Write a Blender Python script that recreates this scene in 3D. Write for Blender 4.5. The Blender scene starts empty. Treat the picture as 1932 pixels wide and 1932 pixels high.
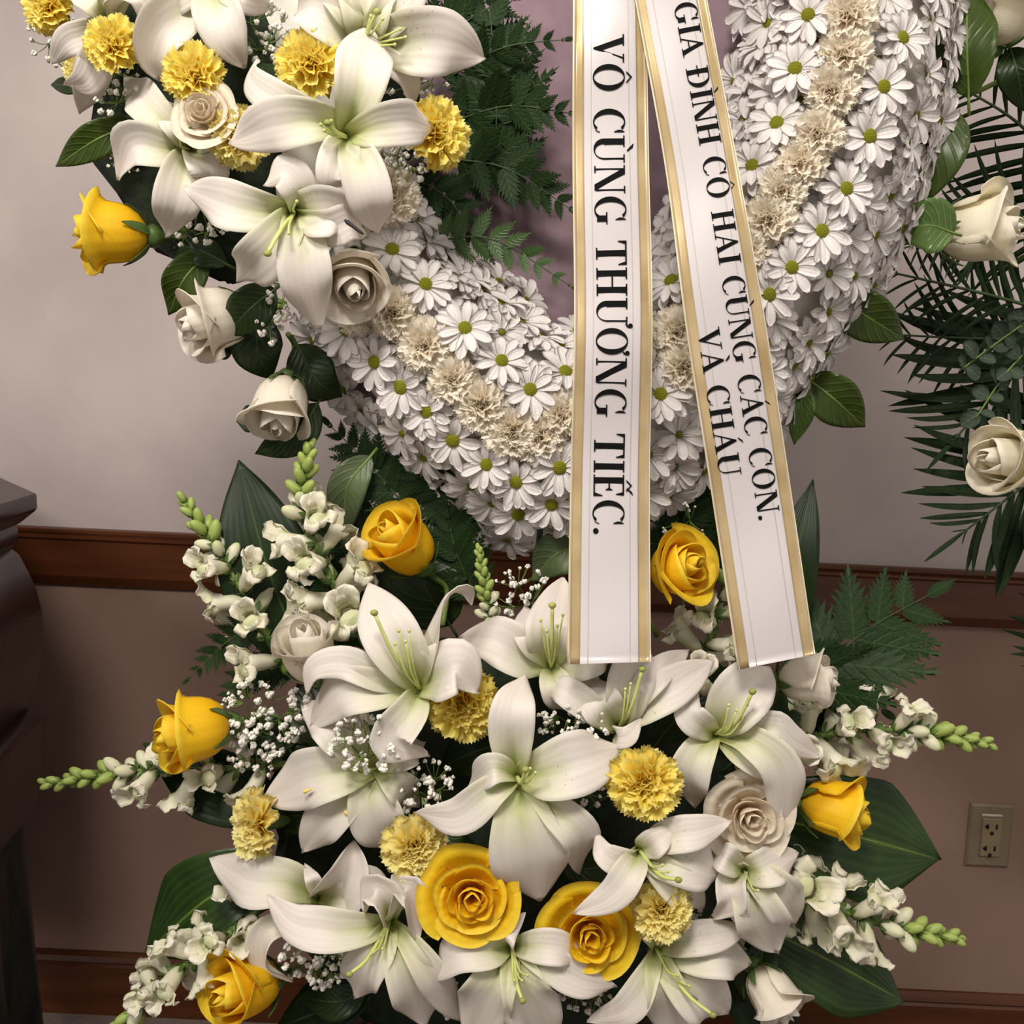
import bpy, math, random
import numpy as np
from mathutils import Vector, Matrix, Quaternion

# ------------------------------------------------------------------ camera, world, lights
SC = bpy.context.scene
COL = SC.collection
FPX = 1900.0
PITCH, ROLL = math.radians(6.0), math.radians(2.7)
CAM = Vector((0.0, 0.0, 1.13))
FW = Vector((0, math.cos(PITCH), -math.sin(PITCH)))
R0 = Vector((1, 0, 0)); U0 = Vector((0, math.sin(PITCH), math.cos(PITCH)))
RT = (R0 * math.cos(ROLL) + U0 * math.sin(ROLL)).normalized()
UP = (U0 * math.cos(ROLL) - R0 * math.sin(ROLL)).normalized()
cam_data = bpy.data.cameras.new('camera')
cam_data.sensor_width = 36.0
cam_data.lens = 36.0 * FPX / 1932.0
cam_data.clip_start = 0.05
cam = bpy.data.objects.new('camera', cam_data)
COL.objects.link(cam)
M = Matrix.Identity(4)
for i in range(3):
    M[i][0], M[i][1], M[i][2], M[i][3] = RT[i], UP[i], -FW[i], CAM[i]
cam.matrix_world = M
SC.camera = cam

SC.view_settings.view_transform = 'Standard'
SC.view_settings.look = 'None'
SC.view_settings.gamma = 1.0
SC.view_settings.use_curve_mapping = False
SC.view_settings.exposure = 0.19

SC.cycles.max_bounces = 16
SC.cycles.diffuse_bounces = 10
SC.cycles.transmission_bounces = 10

world = bpy.data.worlds.new('room_light')
SC.world = world
world.use_nodes = True
bg = world.node_tree.nodes['Background']
bg.inputs[0].default_value = (1.0, 0.93, 0.87, 1)
bg.inputs[1].default_value = 0.42


def area_light(name, loc, target, size, power, color):
    d = bpy.data.lights.new(name, 'AREA')
    d.shape = 'DISK'; d.size = size; d.energy = power; d.color = color
    o = bpy.data.objects.new(name, d); COL.objects.link(o)
    o.location = loc
    o.rotation_euler = (Vector(target) - Vector(loc)).to_track_quat('-Z', 'Y').to_euler()
    return o


area_light('ceiling_lamp_main', (-0.25, -0.45, 2.50), (0.05, 1.15, 0.9), 0.50, 30, (1.0, 0.92, 0.84))
area_light('ceiling_lamp_left', (-1.25, -0.55, 2.25), (0.0, 1.3, 0.8), 0.45, 17, (1.0, 0.93, 0.86))
area_light('ceiling_lamp_right', (1.3, 0.2, 2.55), (0.1, 1.2, 0.9), 0.40, 6, (1.0, 0.90, 0.80))

# ------------------------------------------------------------------ projection helpers


def P(px, py, y):
    """point at world depth y that stands at image position (px, py) of the 1932 px frame"""
    d = FW + RT * ((px - 966.0) / FPX) - UP * ((py - 966.0) / FPX)
    return CAM + d * (y / d.y)


def S(px, y):
    """length in metres of px pixels at depth y"""
    return px * y / FPX


def facing(fx, fz, ft):
    return (RT * fx + UP * fz - FW * ft).normalized()


# ------------------------------------------------------------------ scene helpers
def tag(o, label=None, cat=None, group=None, kind=None):
    if label: o['label'] = label
    if cat: o['category'] = cat
    if group: o['group'] = group
    if kind: o['kind'] = kind
    return o


def thing(name, label, cat, loc, group=None, rot=None, scale=1.0):
    o = bpy.data.objects.new(name, None)
    o.empty_display_size = 0.02
    COL.objects.link(o)
    o.location = loc
    if rot is not None:
        o.rotation_mode = 'QUATERNION'; o.rotation_quaternion = rot
    o.scale = (scale, scale, scale)
    return tag(o, label, cat, group)


def part(name, mesh, parent=None, mat4=None, label=None, kind=None):
    o = bpy.data.objects.new(name, mesh)
    COL.objects.link(o)
    if parent is not None: o.parent = parent
    if mat4 is not None: o.matrix_local = mat4
    if label: o['label'] = label
    if kind: o['kind'] = kind
    return o


def solid(o, t):
    m = o.modifiers.new('thickness', 'SOLIDIFY'); m.thickness = t; m.offset = 0
    return o


def mesh_raw(name, verts, faces, mats, uvs=None, mat_idx=None, smooth=True):
    me = bpy.data.meshes.new(name)
    me.from_pydata([tuple(v) for v in verts], [], faces)
    for m in (mats if isinstance(mats, (list, tuple)) else [mats]):
        me.materials.append(m)
    if smooth:
        me.polygons.foreach_set('use_smooth', [True] * len(me.polygons))
    if mat_idx is not None:
        me.polygons.foreach_set('material_index', mat_idx)
    if uvs is not None:
        lay = me.uv_layers.new(name='UVMap')
        idx = np.empty(len(me.loops), dtype=np.int32)
        me.loops.foreach_get('vertex_index', idx)
        lay.data.foreach_set('uv', np.asarray(uvs, dtype=np.float32)[idx].ravel())
    me.update()
    return me


class MB:
    """collects grids, tubes and balls into one mesh"""

    def __init__(self):
        self.v, self.f, self.uv, self.mi = [], [], [], []

    def grid(self, G, mi=0, wrap=False):
        G = np.asarray(G, dtype=float)
        nv, nu = G.shape[:2]
        b = len(self.v)
        self.v.extend(G.reshape(-1, 3).tolist())
        for i in range(nv):
            for j in range(nu):
                self.uv.append((j / max(1, nu - 1), i / max(1, nv - 1)))
        for i in range(nv - 1):
            for j in range(nu if wrap else nu - 1):
                k = (j + 1) % nu
                self.f.append((b + i * nu + j, b + i * nu + k, b + (i + 1) * nu + k, b + (i + 1) * nu + j))
                self.mi.append(mi)
        return self

    def shell(self, G, t, mi=0):
        """grid given a real thickness: front, back and closed rim"""
        G = np.asarray(G, dtype=float)
        nv, nu = G.shape[:2]
        N = np.cross(np.gradient(G, axis=0), np.gradient(G, axis=1))
        N /= np.linalg.norm(N, axis=2)[:, :, None] + 1e-12
        b = len(self.v)
        self.grid(G + N * t / 2, mi)
        c = len(self.v)
        self.grid((G - N * t / 2), mi)
        ring = [(0, j) for j in range(nu)] + [(i, nu - 1) for i in range(1, nv)] + [(nv - 1, j) for j in range(nu - 2, -1, -1)] + [(i, 0) for i in range(nv - 2, 0, -1)]
        ids = [i * nu + j for i, j in ring]
        for k in range(len(ids)):
            p, q = ids[k], ids[(k + 1) % len(ids)]
            self.f.append((b + p, b + q, c + q, c + p)); self.mi.append(mi)
        return self

    def tube(self, pts, rad, n=6, mi=0, cap=True):
        pts = np.asarray([tuple(p) for p in pts], dtype=float)
        m = len(pts)
        rad = np.broadcast_to(np.asarray(rad, dtype=float), (m,))
        T = np.gradient(pts, axis=0)
        T /= np.linalg.norm(T, axis=1)[:, None] + 1e-12
        a = np.array([0, 0, 1.0]) if abs(T[0][2]) < 0.9 else np.array([1.0, 0, 0])
        s = np.cross(T[0], a); s /= np.linalg.norm(s)
        rings = []
        for i in range(m):
            s = s - T[i] * np.dot(s, T[i]); s /= np.linalg.norm(s) + 1e-12
            q = np.cross(T[i], s)
            rings.append([pts[i] + rad[i] * (math.cos(2 * math.pi * k / n) * s + math.sin(2 * math.pi * k / n) * q) for k in range(n)])
        b = len(self.v)
        self.grid(np.array(rings), mi, wrap=True)
        if cap:
            self.f.append(tuple(b + k for k in range(n))[::-1]); self.mi.append(mi)
            self.f.append(tuple(b + (m - 1) * n + k for k in range(n))); self.mi.append(mi)
        return self

    def ball(self, c, r, n=8, m=5, mi=0, sq=(1, 1, 1), noise=0.0, rng=None):
        G = []
        for i in range(m + 1):
            th = math.pi * i / m
            row = []
            for k in range(n):
                ph = 2 * math.pi * k / n
                rr = r * (1 + (rng.uniform(-noise, noise) if rng and 0 < i < m else 0))
                row.append((c[0] + rr * sq[0] * math.sin(th) * math.cos(ph), c[1] + rr * sq[1] * math.sin(th) * math.sin(ph), c[2] + rr * sq[2] * math.cos(th)))
            G.append(row)
        return self.grid(G, mi, wrap=True)

    def box(self, x0, y0, z0, x1, y1, z1, mi=0):
        b = len(self.v)
        for z in (z0, z1):
            for (x, y) in ((x0, y0), (x1, y0), (x1, y1), (x0, y1)):
                self.v.append((x, y, z)); self.uv.append((x, z))
        for q in ((3, 2, 1, 0), (4, 5, 6, 7), (0, 1, 5, 4), (1, 2, 6, 5), (2, 3, 7, 6), (3, 0, 4, 7)):
            self.f.append(tuple(b + i for i in q)); self.mi.append(mi)
        return self

    def mesh(self, name, mats, origin=None, smooth=True):
        v = np.asarray(self.v, dtype=float)
        if origin is not None: v = v - np.asarray(tuple(origin))
        return mesh_raw(name, v, self.f, mats, self.uv, self.mi, smooth)


def catmull(pts, n):
    pts = [np.asarray(tuple(p), dtype=float) for p in pts]
    if len(pts) == 2:
        return np.array([pts[0] + (pts[1] - pts[0]) * t for t in np.linspace(0, 1, n)])
    ext = [2 * pts[0] - pts[1]] + pts + [2 * pts[-1] - pts[-2]]
    L = np.cumsum([0] + [np.linalg.norm(pts[i + 1] - pts[i]) for i in range(len(pts) - 1)])
    out = []
    for t in np.linspace(0, L[-1], n):
        i = min(max(int(np.searchsorted(L, t, 'right')) - 1, 0), len(pts) - 2)
        u = (t - L[i]) / (L[i + 1] - L[i] + 1e-12)
        a, b, c, d = ext[i], ext[i + 1], ext[i + 2], ext[i + 3]
        out.append(0.5 * ((2 * b) + (-a + c) * u + (2 * a - 5 * b + 4 * c - d) * u * u + (-a + 3 * b - 3 * c + d) * u ** 3))
    return np.array(out)


def frames(C, roll=(0, 0), eye=None):
    """tangent, side, normal along a curve; the normal leans to the viewer's half of space, twisted by roll (degrees)"""
    T = np.gradient(C, axis=0)
    T /= np.linalg.norm(T, axis=1)[:, None] + 1e-12
    n = len(C)
    eye = np.asarray(tuple(CAM if eye is None else eye))
    view = C - eye; view /= np.linalg.norm(view, axis=1)[:, None]
    k = int(np.argmin(np.abs(np.sum(T * view, axis=1))))
    s = np.cross(T[k], view[k]); s /= np.linalg.norm(s)
    side = np.zeros_like(C); side[k] = s
    for rng_ in (range(k + 1, n), range(k - 1, -1, -1)):
        q = s.copy()
        for i in rng_:
            q = q - T[i] * np.dot(q, T[i]); q /= np.linalg.norm(q) + 1e-12
            side[i] = q
    N = np.cross(side, T)
    if np.dot(N[k], view[k]) > 0:
        side = -side; N = -N
    a = np.radians(np.linspace(roll[0], roll[1], n))[:, None]
    return T, side * np.cos(a) + N * np.sin(a), N * np.cos(a) - side * np.sin(a)


def prof(kind, s):
    s = np.asarray(s)
    if kind == 'lily':
        return (0.30 + 0.70 * np.sin(np.clip(s / 0.55, 0, 1) * math.pi / 2) ** 1.3) * np.where(s > 0.50, np.clip(1 - ((s - 0.50) / 0.505) ** 2.0, 0, 1) ** 0.92, 1)
    if kind == 'leaf':
        return np.clip(np.sin(np.pi * np.clip(s, 0, 1) ** 0.80) ** 0.85, 0.015, 1) * np.where(s > .8, 1 - ((s - .8) / .2) ** 3 * .3, 1)
    if kind == 'broad':
        return np.clip((0.35 + 0.65 * np.sin(np.clip(s / 0.5, 0, 1) * math.pi / 2)) * np.where(s > 0.5, np.clip(1 - ((s - 0.5) / 0.5) ** 1.25, 0.01, 1), 1), 0.01, 1)
    if kind == 'spade':
        return np.clip((0.55 + 0.45 * np.sin(np.clip(s / 0.6, 0, 1) * math.pi / 2)) * np.where(s > 0.6, np.clip(1 - ((s - 0.6) / 0.4) ** 1.35, 0.008, 1), 1), 0.008, 1)
    if kind == 'strap':
        return np.clip(np.minimum(1, 0.45 + 2.2 * s) * np.where(s > 0.45, 1 - ((s - 0.45) / 0.55) ** 2.2, 1), 0.02, 1)
    if kind == 'petal':
        return np.clip(np.minimum(1, 0.5 + 1.2 * s) * np.where(s > .75, np.sqrt(np.clip(1 - ((s - .75) / .255) ** 2 * .9, 0, 1)), 1), .02, 1)
    return np.ones_like(s)


def blade(pts, w, kind='lily', nu=9, nv=20, cup=(0.35, 0.12, -0.1), roll=(0, 0), ruffle=0.0, rk=5.0, seed=0, groove=0.05, eye=None):
    """surface grid swept along a smooth curve through pts; w = full width in metres"""
    rg = random.Random(seed)
    C = catmull(pts, nv)
    T, Sd, N = frames(C, roll, eye)
    s = np.linspace(0, 1, nv)
    hw = 0.5 * w * prof(kind, s)
    cp = np.interp(s, [0, 0.5, 1], cup)
    ph1, ph2 = rg.uniform(0, 6.28), rg.uniform(0, 6.28)
    u = np.linspace(-1, 1, nu)
    G = np.zeros((nv, nu, 3))
    for j, uj in enumerate(u):
        off = cp * hw * uj * uj - groove * w * math.exp(-(uj / 0.18) ** 2) * (prof(kind, s))
        wave = ruffle * w * abs(uj) ** 1.6 * np.sin(rk * s * 6.28 / 1.6 + (ph1 if uj > 0 else ph2)) * np.clip(s * 3, 0, 1)
        G[:, j] = C + Sd * (uj * hw * (1 - 0.12 * np.abs(cp) * abs(uj)))[:, None] + N * (off + wave)[:, None]
    return G


# ------------------------------------------------------------------ materials
def nt(name):
    m = bpy.data.materials.new(name); m.use_nodes = True
    t = m.node_tree
    return m, t, t.nodes['Principled BSDF'], t.nodes['Material Output']


def nd(t, kind, **kw):
    n = t.nodes.new(kind)
    for k, v in kw.items(): setattr(n, k, v)
    return n


def ramp(t, stops, interp='LINEAR'):
    r = nd(t, 'ShaderNodeValToRGB'); r.color_ramp.interpolation = interp
    e = r.color_ramp.elements
    while len(e) < len(stops): e.new(0.5)
    for el, (p, c) in zip(e, stops): el.position = p; el.color = (*c, 1)
    return r


def math_n(t, op, a, b=None):
    n = nd(t, 'ShaderNodeMath', operation=op)
    for i, x in enumerate((a, b)):
        if x is None: continue
        if isinstance(x, (int, float)): n.inputs[i].default_value = x
        else: t.links.new(x, n.inputs[i])
    return n.outputs[0]


def mix_c(t, fac, a, b, mode='MIX'):
    n = nd(t, 'ShaderNodeMix', data_type='RGBA', blend_type=mode)
    for sock, x in ((n.inputs[0], fac), (n.inputs[6], a), (n.inputs[7], b)):
        if isinstance(x, (int, float)): sock.default_value = x
        elif isinstance(x, tuple): sock.default_value = (*x, 1)
        else: t.links.new(x, sock)
    return n.outputs[2]


def srgb(r, g, b):
    f = lambda c: ((c / 255 + 0.055) / 1.055) ** 2.4 if c / 255 > 0.04045 else c / 255 / 12.92
    return (f(r), f(g), f(b))


def petal_mat(name, along, rib=None, trans=0.25, rough=0.5, veins=14.0, vein_amt=0.10, bump=0.25, spots=False, var=0.06, sheen_spec=0.35):
    """along: colour stops from petal base (0) to tip (1), rib: (colour, reach) tint that follows the midrib"""
    m, t, b, out = nt(name)
    uv = nd(t, 'ShaderNodeUVMap')
    sep = nd(t, 'ShaderNodeSeparateXYZ'); t.links.new(uv.outputs[0], sep.inputs[0])
    u, v = sep.outputs[0], sep.outputs[1]
    r = ramp(t, along); t.links.new(v, r.inputs[0])
    col = r.outputs[0]
    du = math_n(t, 'ABSOLUTE', math_n(t, 'SUBTRACT', u, 0.5))
    if rib:
        near = math_n(t, 'SUBTRACT', 1.0, math_n(t, 'MULTIPLY', du, 5.5))
        near = math_n(t, 'MAXIMUM', near, 0.0)
        reach = math_n(t, 'MAXIMUM', math_n(t, 'SUBTRACT', 1.0, math_n(t, 'DIVIDE', v, rib[1])), 0.0)
        col = mix_c(t, math_n(t, 'MULTIPLY', math_n(t, 'MULTIPLY', near, reach), 0.9), col, rib[0])
    nz = nd(t, 'ShaderNodeTexNoise'); nz.inputs['Scale'].default_value = 45; nz.inputs['Detail'].default_value = 2
    tc = nd(t, 'ShaderNodeTexCoord'); t.links.new(tc.outputs['Object'], nz.inputs[0])
    col = mix_c(t, math_n(t, 'MULTIPLY', nz.outputs[0], var), col, (0.55, 0.42, 0.28), 'MULTIPLY')
    # fine veins that run the length of the petal
    wv = math_n(t, 'SINE', math_n(t, 'ADD', math_n(t, 'MULTIPLY', u, veins * 6.283), math_n(t, 'MULTIPLY', nz.outputs[0], 5.0)))
    wn = math_n(t, 'ADD', math_n(t, 'MULTIPLY', wv, 0.5), math_n(t, 'MULTIPLY', nz.outputs[0], 0.6))
    col = mix_c(t, math_n(t, 'MULTIPLY', math_n(t, 'ADD', math_n(t, 'MULTIPLY', wv, 0.5), 0.5), vein_amt), col, (0.62, 0.60, 0.48), 'MULTIPLY')
    if spots:
        vo = nd(t, 'ShaderNodeTexVoronoi'); vo.inputs['Scale'].default_value = 190
        t.links.new(tc.outputs['Object'], vo.inputs[0])
        dot = math_n(t, 'LESS_THAN', vo.outputs['Distance'], 0.16)
        sparse = nd(t, 'ShaderNodeTexNoise'); sparse.inputs['Scale'].default_value = 26; t.links.new(tc.outputs['Object'], sparse.inputs[0])
        keep = math_n(t, 'GREATER_THAN', sparse.outputs[0], 0.60)
        low = math_n(t, 'LESS_THAN', v, 0.55)
        col = mix_c(t, math_n(t, 'MULTIPLY', math_n(t, 'MULTIPLY', dot, keep), math_n(t, 'MULTIPLY', low, 0.35)), col, (0.20, 0.13, 0.05))
    t.links.new(col, b.inputs['Base Color'])
    b.inputs['Roughness'].default_value = rough
    b.inputs['Specular IOR Level'].default_value = sheen_spec
    bp = nd(t, 'ShaderNodeBump'); bp.inputs['Strength'].default_value = bump; bp.inputs['Distance'].default_value = 0.0012
    t.links.new(wn, bp.inputs['Height']); t.links.new(bp.outputs[0], b.inputs['Normal'])
    tr = nd(t, 'ShaderNodeBsdfTranslucent'); t.links.new(col, tr.inputs[0])
    mx = nd(t, 'ShaderNodeMixShader'); mx.inputs[0].default_value = trans
    t.links.new(b.outputs[0], mx.inputs[1]); t.links.new(tr.outputs[0], mx.inputs[2]); t.links.new(mx.outputs[0], out.inputs[0])
    return m


def leaf_mat(name, c1, c2, rib, rough=0.35, veins=9.0, spec=0.5, trans=0.12, lengthwise=False):
    m, t, b, out = nt(name)
    uv = nd(t, 'ShaderNodeUVMap')
    sep = nd(t, 'ShaderNodeSeparateXYZ'); t.links.new(uv.outputs[0], sep.inputs[0])
    u, v = sep.outputs[0], sep.outputs[1]
    du = math_n(t, 'ABSOLUTE', math_n(t, 'SUBTRACT', u, 0.5))
    tc = nd(t, 'ShaderNodeTexCoord')
    nz = nd(t, 'ShaderNodeTexNoise'); nz.inputs['Scale'].default_value = 35; nz.inputs['Detail'].default_value = 4
    t.links.new(tc.outputs['Object'], nz.inputs[0])
    r = ramp(t, [(0.3, c1), (0.7, c2)]); t.links.new(nz.outputs[0], r.inputs[0])
    ph = math_n(t, 'MULTIPLY', u, veins * 12.0) if lengthwise else math_n(t, 'MULTIPLY', math_n(t, 'SUBTRACT', v, math_n(t, 'MULTIPLY', du, 0.55)), veins * 6.283)
    wv = math_n(t, 'POWER', math_n(t, 'ADD', math_n(t, 'MULTIPLY', math_n(t, 'SINE', ph), 0.5), 0.5), 8 if not lengthwise else 2)
    mid = math_n(t, 'LESS_THAN', du, 0.022)
    col = mix_c(t, math_n(t, 'MULTIPLY', wv, 0.22), r.outputs[0], rib)
    col = mix_c(t, math_n(t, 'MULTIPLY', mid, 0.75), col, rib)
    t.links.new(col, b.inputs['Base Color'])
    b.inputs['Roughness'].default_value = rough
    b.inputs['Specular IOR Level'].default_value = spec
    bp = nd(t, 'ShaderNodeBump'); bp.inputs['Strength'].default_value = 0.12 if lengthwise else 0.35; bp.inputs['Distance'].default_value = 0.0015
    t.links.new(math_n(t, 'ADD', wv, math_n(t, 'MULTIPLY', nz.outputs[0], 0.5)), bp.inputs['Height']); t.links.new(bp.outputs[0], b.inputs['Normal'])
    tr = nd(t, 'ShaderNodeBsdfTranslucent'); t.links.new(col, tr.inputs[0])
    mx = nd(t, 'ShaderNodeMixShader'); mx.inputs[0].default_value = trans
    t.links.new(b.outputs[0], mx.inputs[1]); t.links.new(tr.outputs[0], mx.inputs[2]); t.links.new(mx.outputs[0], out.inputs[0])
    return m


def noise_mat(name, c1, c2, scale=20, rough=0.6, bump=0.0, spec=0.4, metallic=0.0, stretch=(1, 1, 1), detail=4, dist=0.002, coat=0.0):
    m, t, b, out = nt(name)
    tc = nd(t, 'ShaderNodeTexCoord'); mp = nd(t, 'ShaderNodeMapping'); mp.inputs['Scale'].default_value = stretch
    t.links.new(tc.outputs['Object'], mp.inputs[0])
    nz = nd(t, 'ShaderNodeTexNoise'); nz.inputs['Scale'].default_value = scale; nz.inputs['Detail'].default_value = detail
    t.links.new(mp.outputs[0], nz.inputs[0])
    r = ramp(t, [(0.32, c1), (0.68, c2)]); t.links.new(nz.outputs[0], r.inputs[0])
    t.links.new(r.outputs[0], b.inputs['Base Color'])
    b.inputs['Roughness'].default_value = rough; b.inputs['Specular IOR Level'].default_value = spec
    b.inputs['Metallic'].default_value = metallic; b.inputs['Coat Weight'].default_value = coat
    if bump:
        bp = nd(t, 'ShaderNodeBump'); bp.inputs['Strength'].default_value = bump; bp.inputs['Distance'].default_value = dist
        t.links.new(nz.outputs[0], bp.inputs['Height']); t.links.new(bp.outputs[0], b.inputs['Normal'])
    return m


LILY = petal_mat('lily_petal_white', [(0.0, (0.40, 0.47, 0.10)), (0.10, (0.60, 0.64, 0.26)), (0.30, (0.79, 0.78, 0.60)), (0.52, (0.84, 0.80, 0.74)), (1.0, (0.85, 0.79, 0.73))],
                 rib=((0.46, 0.54, 0.14), 0.55), trans=0.30, veins=7, vein_amt=0.07, bump=0.10, spots=True)
LILY_STAMEN = noise_mat('lily_filament_green', (0.50, 0.56, 0.15), (0.62, 0.66, 0.26), 40, 0.45)
POLLEN = noise_mat('pollen_yellow', (0.80, 0.52, 0.10), (0.90, 0.68, 0.24), 300, 0.8)
ANTHER_D = noise_mat('anther_brown', (0.010, 0.008, 0.008), (0.022, 0.016, 0.014), 100, 0.6)
LILY_STIGMA = noise_mat('lily_stigma_olive', (0.20, 0.24, 0.05), (0.36, 0.38, 0.10), 60, 0.5)
ROSE_Y = petal_mat('rose_petal_yellow', [(0.0, (0.85, 0.56, 0.03)), (0.4, (0.94, 0.60, 0.010)), (0.8, (0.96, 0.69, 0.018)), (1.0, (0.97, 0.76, 0.06))], trans=0.36, veins=7, vein_amt=0.03, var=0.04)
ROSE_W = petal_mat('rose_petal_white', [(0.0, (0.78, 0.76, 0.46)), (0.35, (0.91, 0.87, 0.74)), (1.0, (0.92, 0.87, 0.79))], trans=0.36, veins=7, vein_amt=0.04, var=0.06)
ROSE_C = petal_mat('rose_petal_cream', [(0.0, (0.90, 0.78, 0.56)), (0.4, (0.91, 0.82, 0.66)), (1.0, (0.90, 0.83, 0.70))], trans=0.36, veins=7, vein_amt=0.04, var=0.06)
ROSE_I = petal_mat('rose_petal_ivory', [(0.0, (0.80, 0.78, 0.46)), (0.35, (0.93, 0.89, 0.70)), (1.0, (0.95, 0.91, 0.78))], trans=0.30, veins=7, vein_amt=0.04, var=0.05)
CARN_Y = petal_mat('carnation_petal_yellow', [(0.0, (0.95, 0.62, 0.02)), (0.5, (0.96, 0.74, 0.06)), (0.9, (0.97, 0.85, 0.19)), (1.0, (0.97, 0.89, 0.36))], trans=0.36, veins=8, vein_amt=0.08, bump=0.4, var=0.05)
CARN_P = petal_mat('carnation_petal_lemon', [(0.0, (0.95, 0.68, 0.06)), (0.5, (0.96, 0.79, 0.16)), (0.9, (0.97, 0.88, 0.34)), (1.0, (0.97, 0.91, 0.50))], trans=0.36, veins=8, vein_amt=0.08, bump=0.4, var=0.05)
CARN_C = petal_mat('carnation_petal_cream', [(0.0, (0.95, 0.84, 0.67)), (0.6, (0.96, 0.89, 0.76)), (1.0, (0.96, 0.92, 0.82))], trans=0.36, veins=8, vein_amt=0.08, bump=0.4, var=0.06)
DAISY = petal_mat('daisy_petal_white', [(0.0, (0.80, 0.80, 0.70)), (0.2, (0.90, 0.87, 0.86)), (1.0, (0.92, 0.89, 0.88))], trans=0.34, veins=3, vein_amt=0.10, bump=0.4, var=0.04)
DAISY_EYE = noise_mat('daisy_disc_olive', (0.16, 0.19, 0.004), (0.42, 0.40, 0.015), 420, 0.6, 0.6, dist=0.001)
SNAP = petal_mat('snapdragon_petal_ivory', [(0.0, (0.60, 0.66, 0.34)), (0.4, (0.80, 0.79, 0.58)), (1.0, (0.85, 0.81, 0.70))], trans=0.22, veins=5, vein_amt=0.05, var=0.06)
SNAP_BUD = noise_mat('snapdragon_bud_green', (0.20, 0.29, 0.05), (0.38, 0.45, 0.13), 50, 0.5)
STEM = noise_mat('flower_stem_green', (0.10, 0.17, 0.03), (0.19, 0.27, 0.06), 30, 0.45)
STEM_D = noise_mat('stem_dark_green', (0.025, 0.05, 0.015), (0.05, 0.085, 0.025), 30, 0.5)
CALYX = noise_mat('calyx_green', (0.05, 0.10, 0.02), (0.12, 0.19, 0.05), 60, 0.45)
LEAF_D = leaf_mat('leaf_deep_green', (0.012, 0.026, 0.006), (0.022, 0.042, 0.009), (0.035, 0.062, 0.015), 0.38, 10, 0.3)
LEAF_M = leaf_mat('leaf_mid_green', (0.030, 0.055, 0.005), (0.048, 0.080, 0.008), (0.080, 0.115, 0.020), 0.36, 8, 0.38)
LEAF_B = leaf_mat('leaf_bright_green', (0.07, 0.14, 0.025), (0.12, 0.21, 0.05), (0.19, 0.28, 0.10), 0.25, 8, 0.6)
LEAF_G = leaf_mat('leaf_grey_green', (0.08, 0.12, 0.05), (0.13, 0.17, 0.08), (0.19, 0.23, 0.12), 0.45, 8, 0.4)
BLADE_G = leaf_mat('broad_blade_green', (0.014, 0.036, 0.009), (0.026, 0.058, 0.013), (0.07, 0.115, 0.02), 0.34, 6, 0.35, lengthwise=True)
BLADE_D = leaf_mat('broad_blade_dark', (0.008, 0.019, 0.006), (0.014, 0.030, 0.008), (0.03, 0.05, 0.012), 0.42, 6, 0.2, lengthwise=True)
FERN = leaf_mat('fern_green', (0.010, 0.027, 0.008), (0.022, 0.048, 0.013), (0.035, 0.07, 0.022), 0.5, 6, 0.14)
FERN_B = leaf_mat('fern_bright_green', (0.028, 0.075, 0.014), (0.055, 0.115, 0.026), (0.08, 0.14, 0.04), 0.38, 6, 0.5)
PALM = leaf_mat('palm_green', (0.009, 0.021, 0.007), (0.018, 0.036, 0.010), (0.03, 0.055, 0.018), 0.5, 3, 0.15, lengthwise=True)
EUCA = leaf_mat('eucalyptus_grey', (0.035, 0.055, 0.035), (0.07, 0.095, 0.065), (0.14, 0.17, 0.13), 0.6, 4, 0.15)
GYPS = noise_mat('tiny_blossom_white', (0.72, 0.70, 0.62), (0.86, 0.83, 0.78), 300, 0.6)
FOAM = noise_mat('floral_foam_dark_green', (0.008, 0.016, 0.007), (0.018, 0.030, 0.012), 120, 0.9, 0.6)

# ------------------------------------------------------------------ the setting
YW = 1.73
WALL_U = noise_mat('wall_paint_mauve_grey', srgb(172, 160, 158), srgb(190, 179, 174), 4, 0.85, 0.05, spec=0.2, detail=6)
WALL_L = noise_mat('wall_paint_rose_brown', srgb(130, 105, 94), srgb(144, 118, 105), 4, 0.85, 0.05, spec=0.2, detail=6)
WOOD = noise_mat('rail_wood_red_brown', (0.060, 0.016, 0.004), (0.105, 0.031, 0.009), 14, 0.35, 0.08, spec=0.45, stretch=(0.25, 3, 3), detail=6)
CARPET = noise_mat('floor_carpet_grey_brown', (0.16, 0.12, 0.10), (0.22, 0.17, 0.15), 180, 0.95, 0.5)


def z_at(px, py):
    return P(px, py, YW).z


RAIL_T, RAIL_B = z_at(966, 1034), z_at(966, 1136)
BASE_T = z_at(966, 1830)


def structure(name, mesh, label=None):
    o = part(name, mesh)
    o['kind'] = 'structure'
    if label: o['label'] = label
    return o


mb = MB().box(-2.2, YW, RAIL_B + 0.02, 2.2, YW + 0.1, 2.7)
structure('wall_back', mb.mesh('wall_back', WALL_U, smooth=False), 'pale mauve grey mottled wall above the wooden chair rail')
mb = MB().box(-2.2, YW, -0.02, 2.2, YW + 0.1, RAIL_B + 0.02)
structure('wall_back_lower', mb.mesh('wall_back_lower', WALL_L, smooth=False), 'rose brown painted wall below the wooden chair rail')
mb = MB().box(-2.2, -1.5, -0.05, 2.2, YW + 0.1, 0.0)
structure('floor', mb.mesh('floor', CARPET, smooth=False), 'grey brown carpeted floor')


def moulding(name, prof_yz, label):
    mb = MB()
    G = [[(x, YW - d, z) for (d, z) in prof_yz] for x in np.linspace(-2.2, 2.2, 3)]
    mb.grid(np.array(G))
    me = mb.mesh(name, WOOD, smooth=False)
    return structure(name, me, label)


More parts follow.
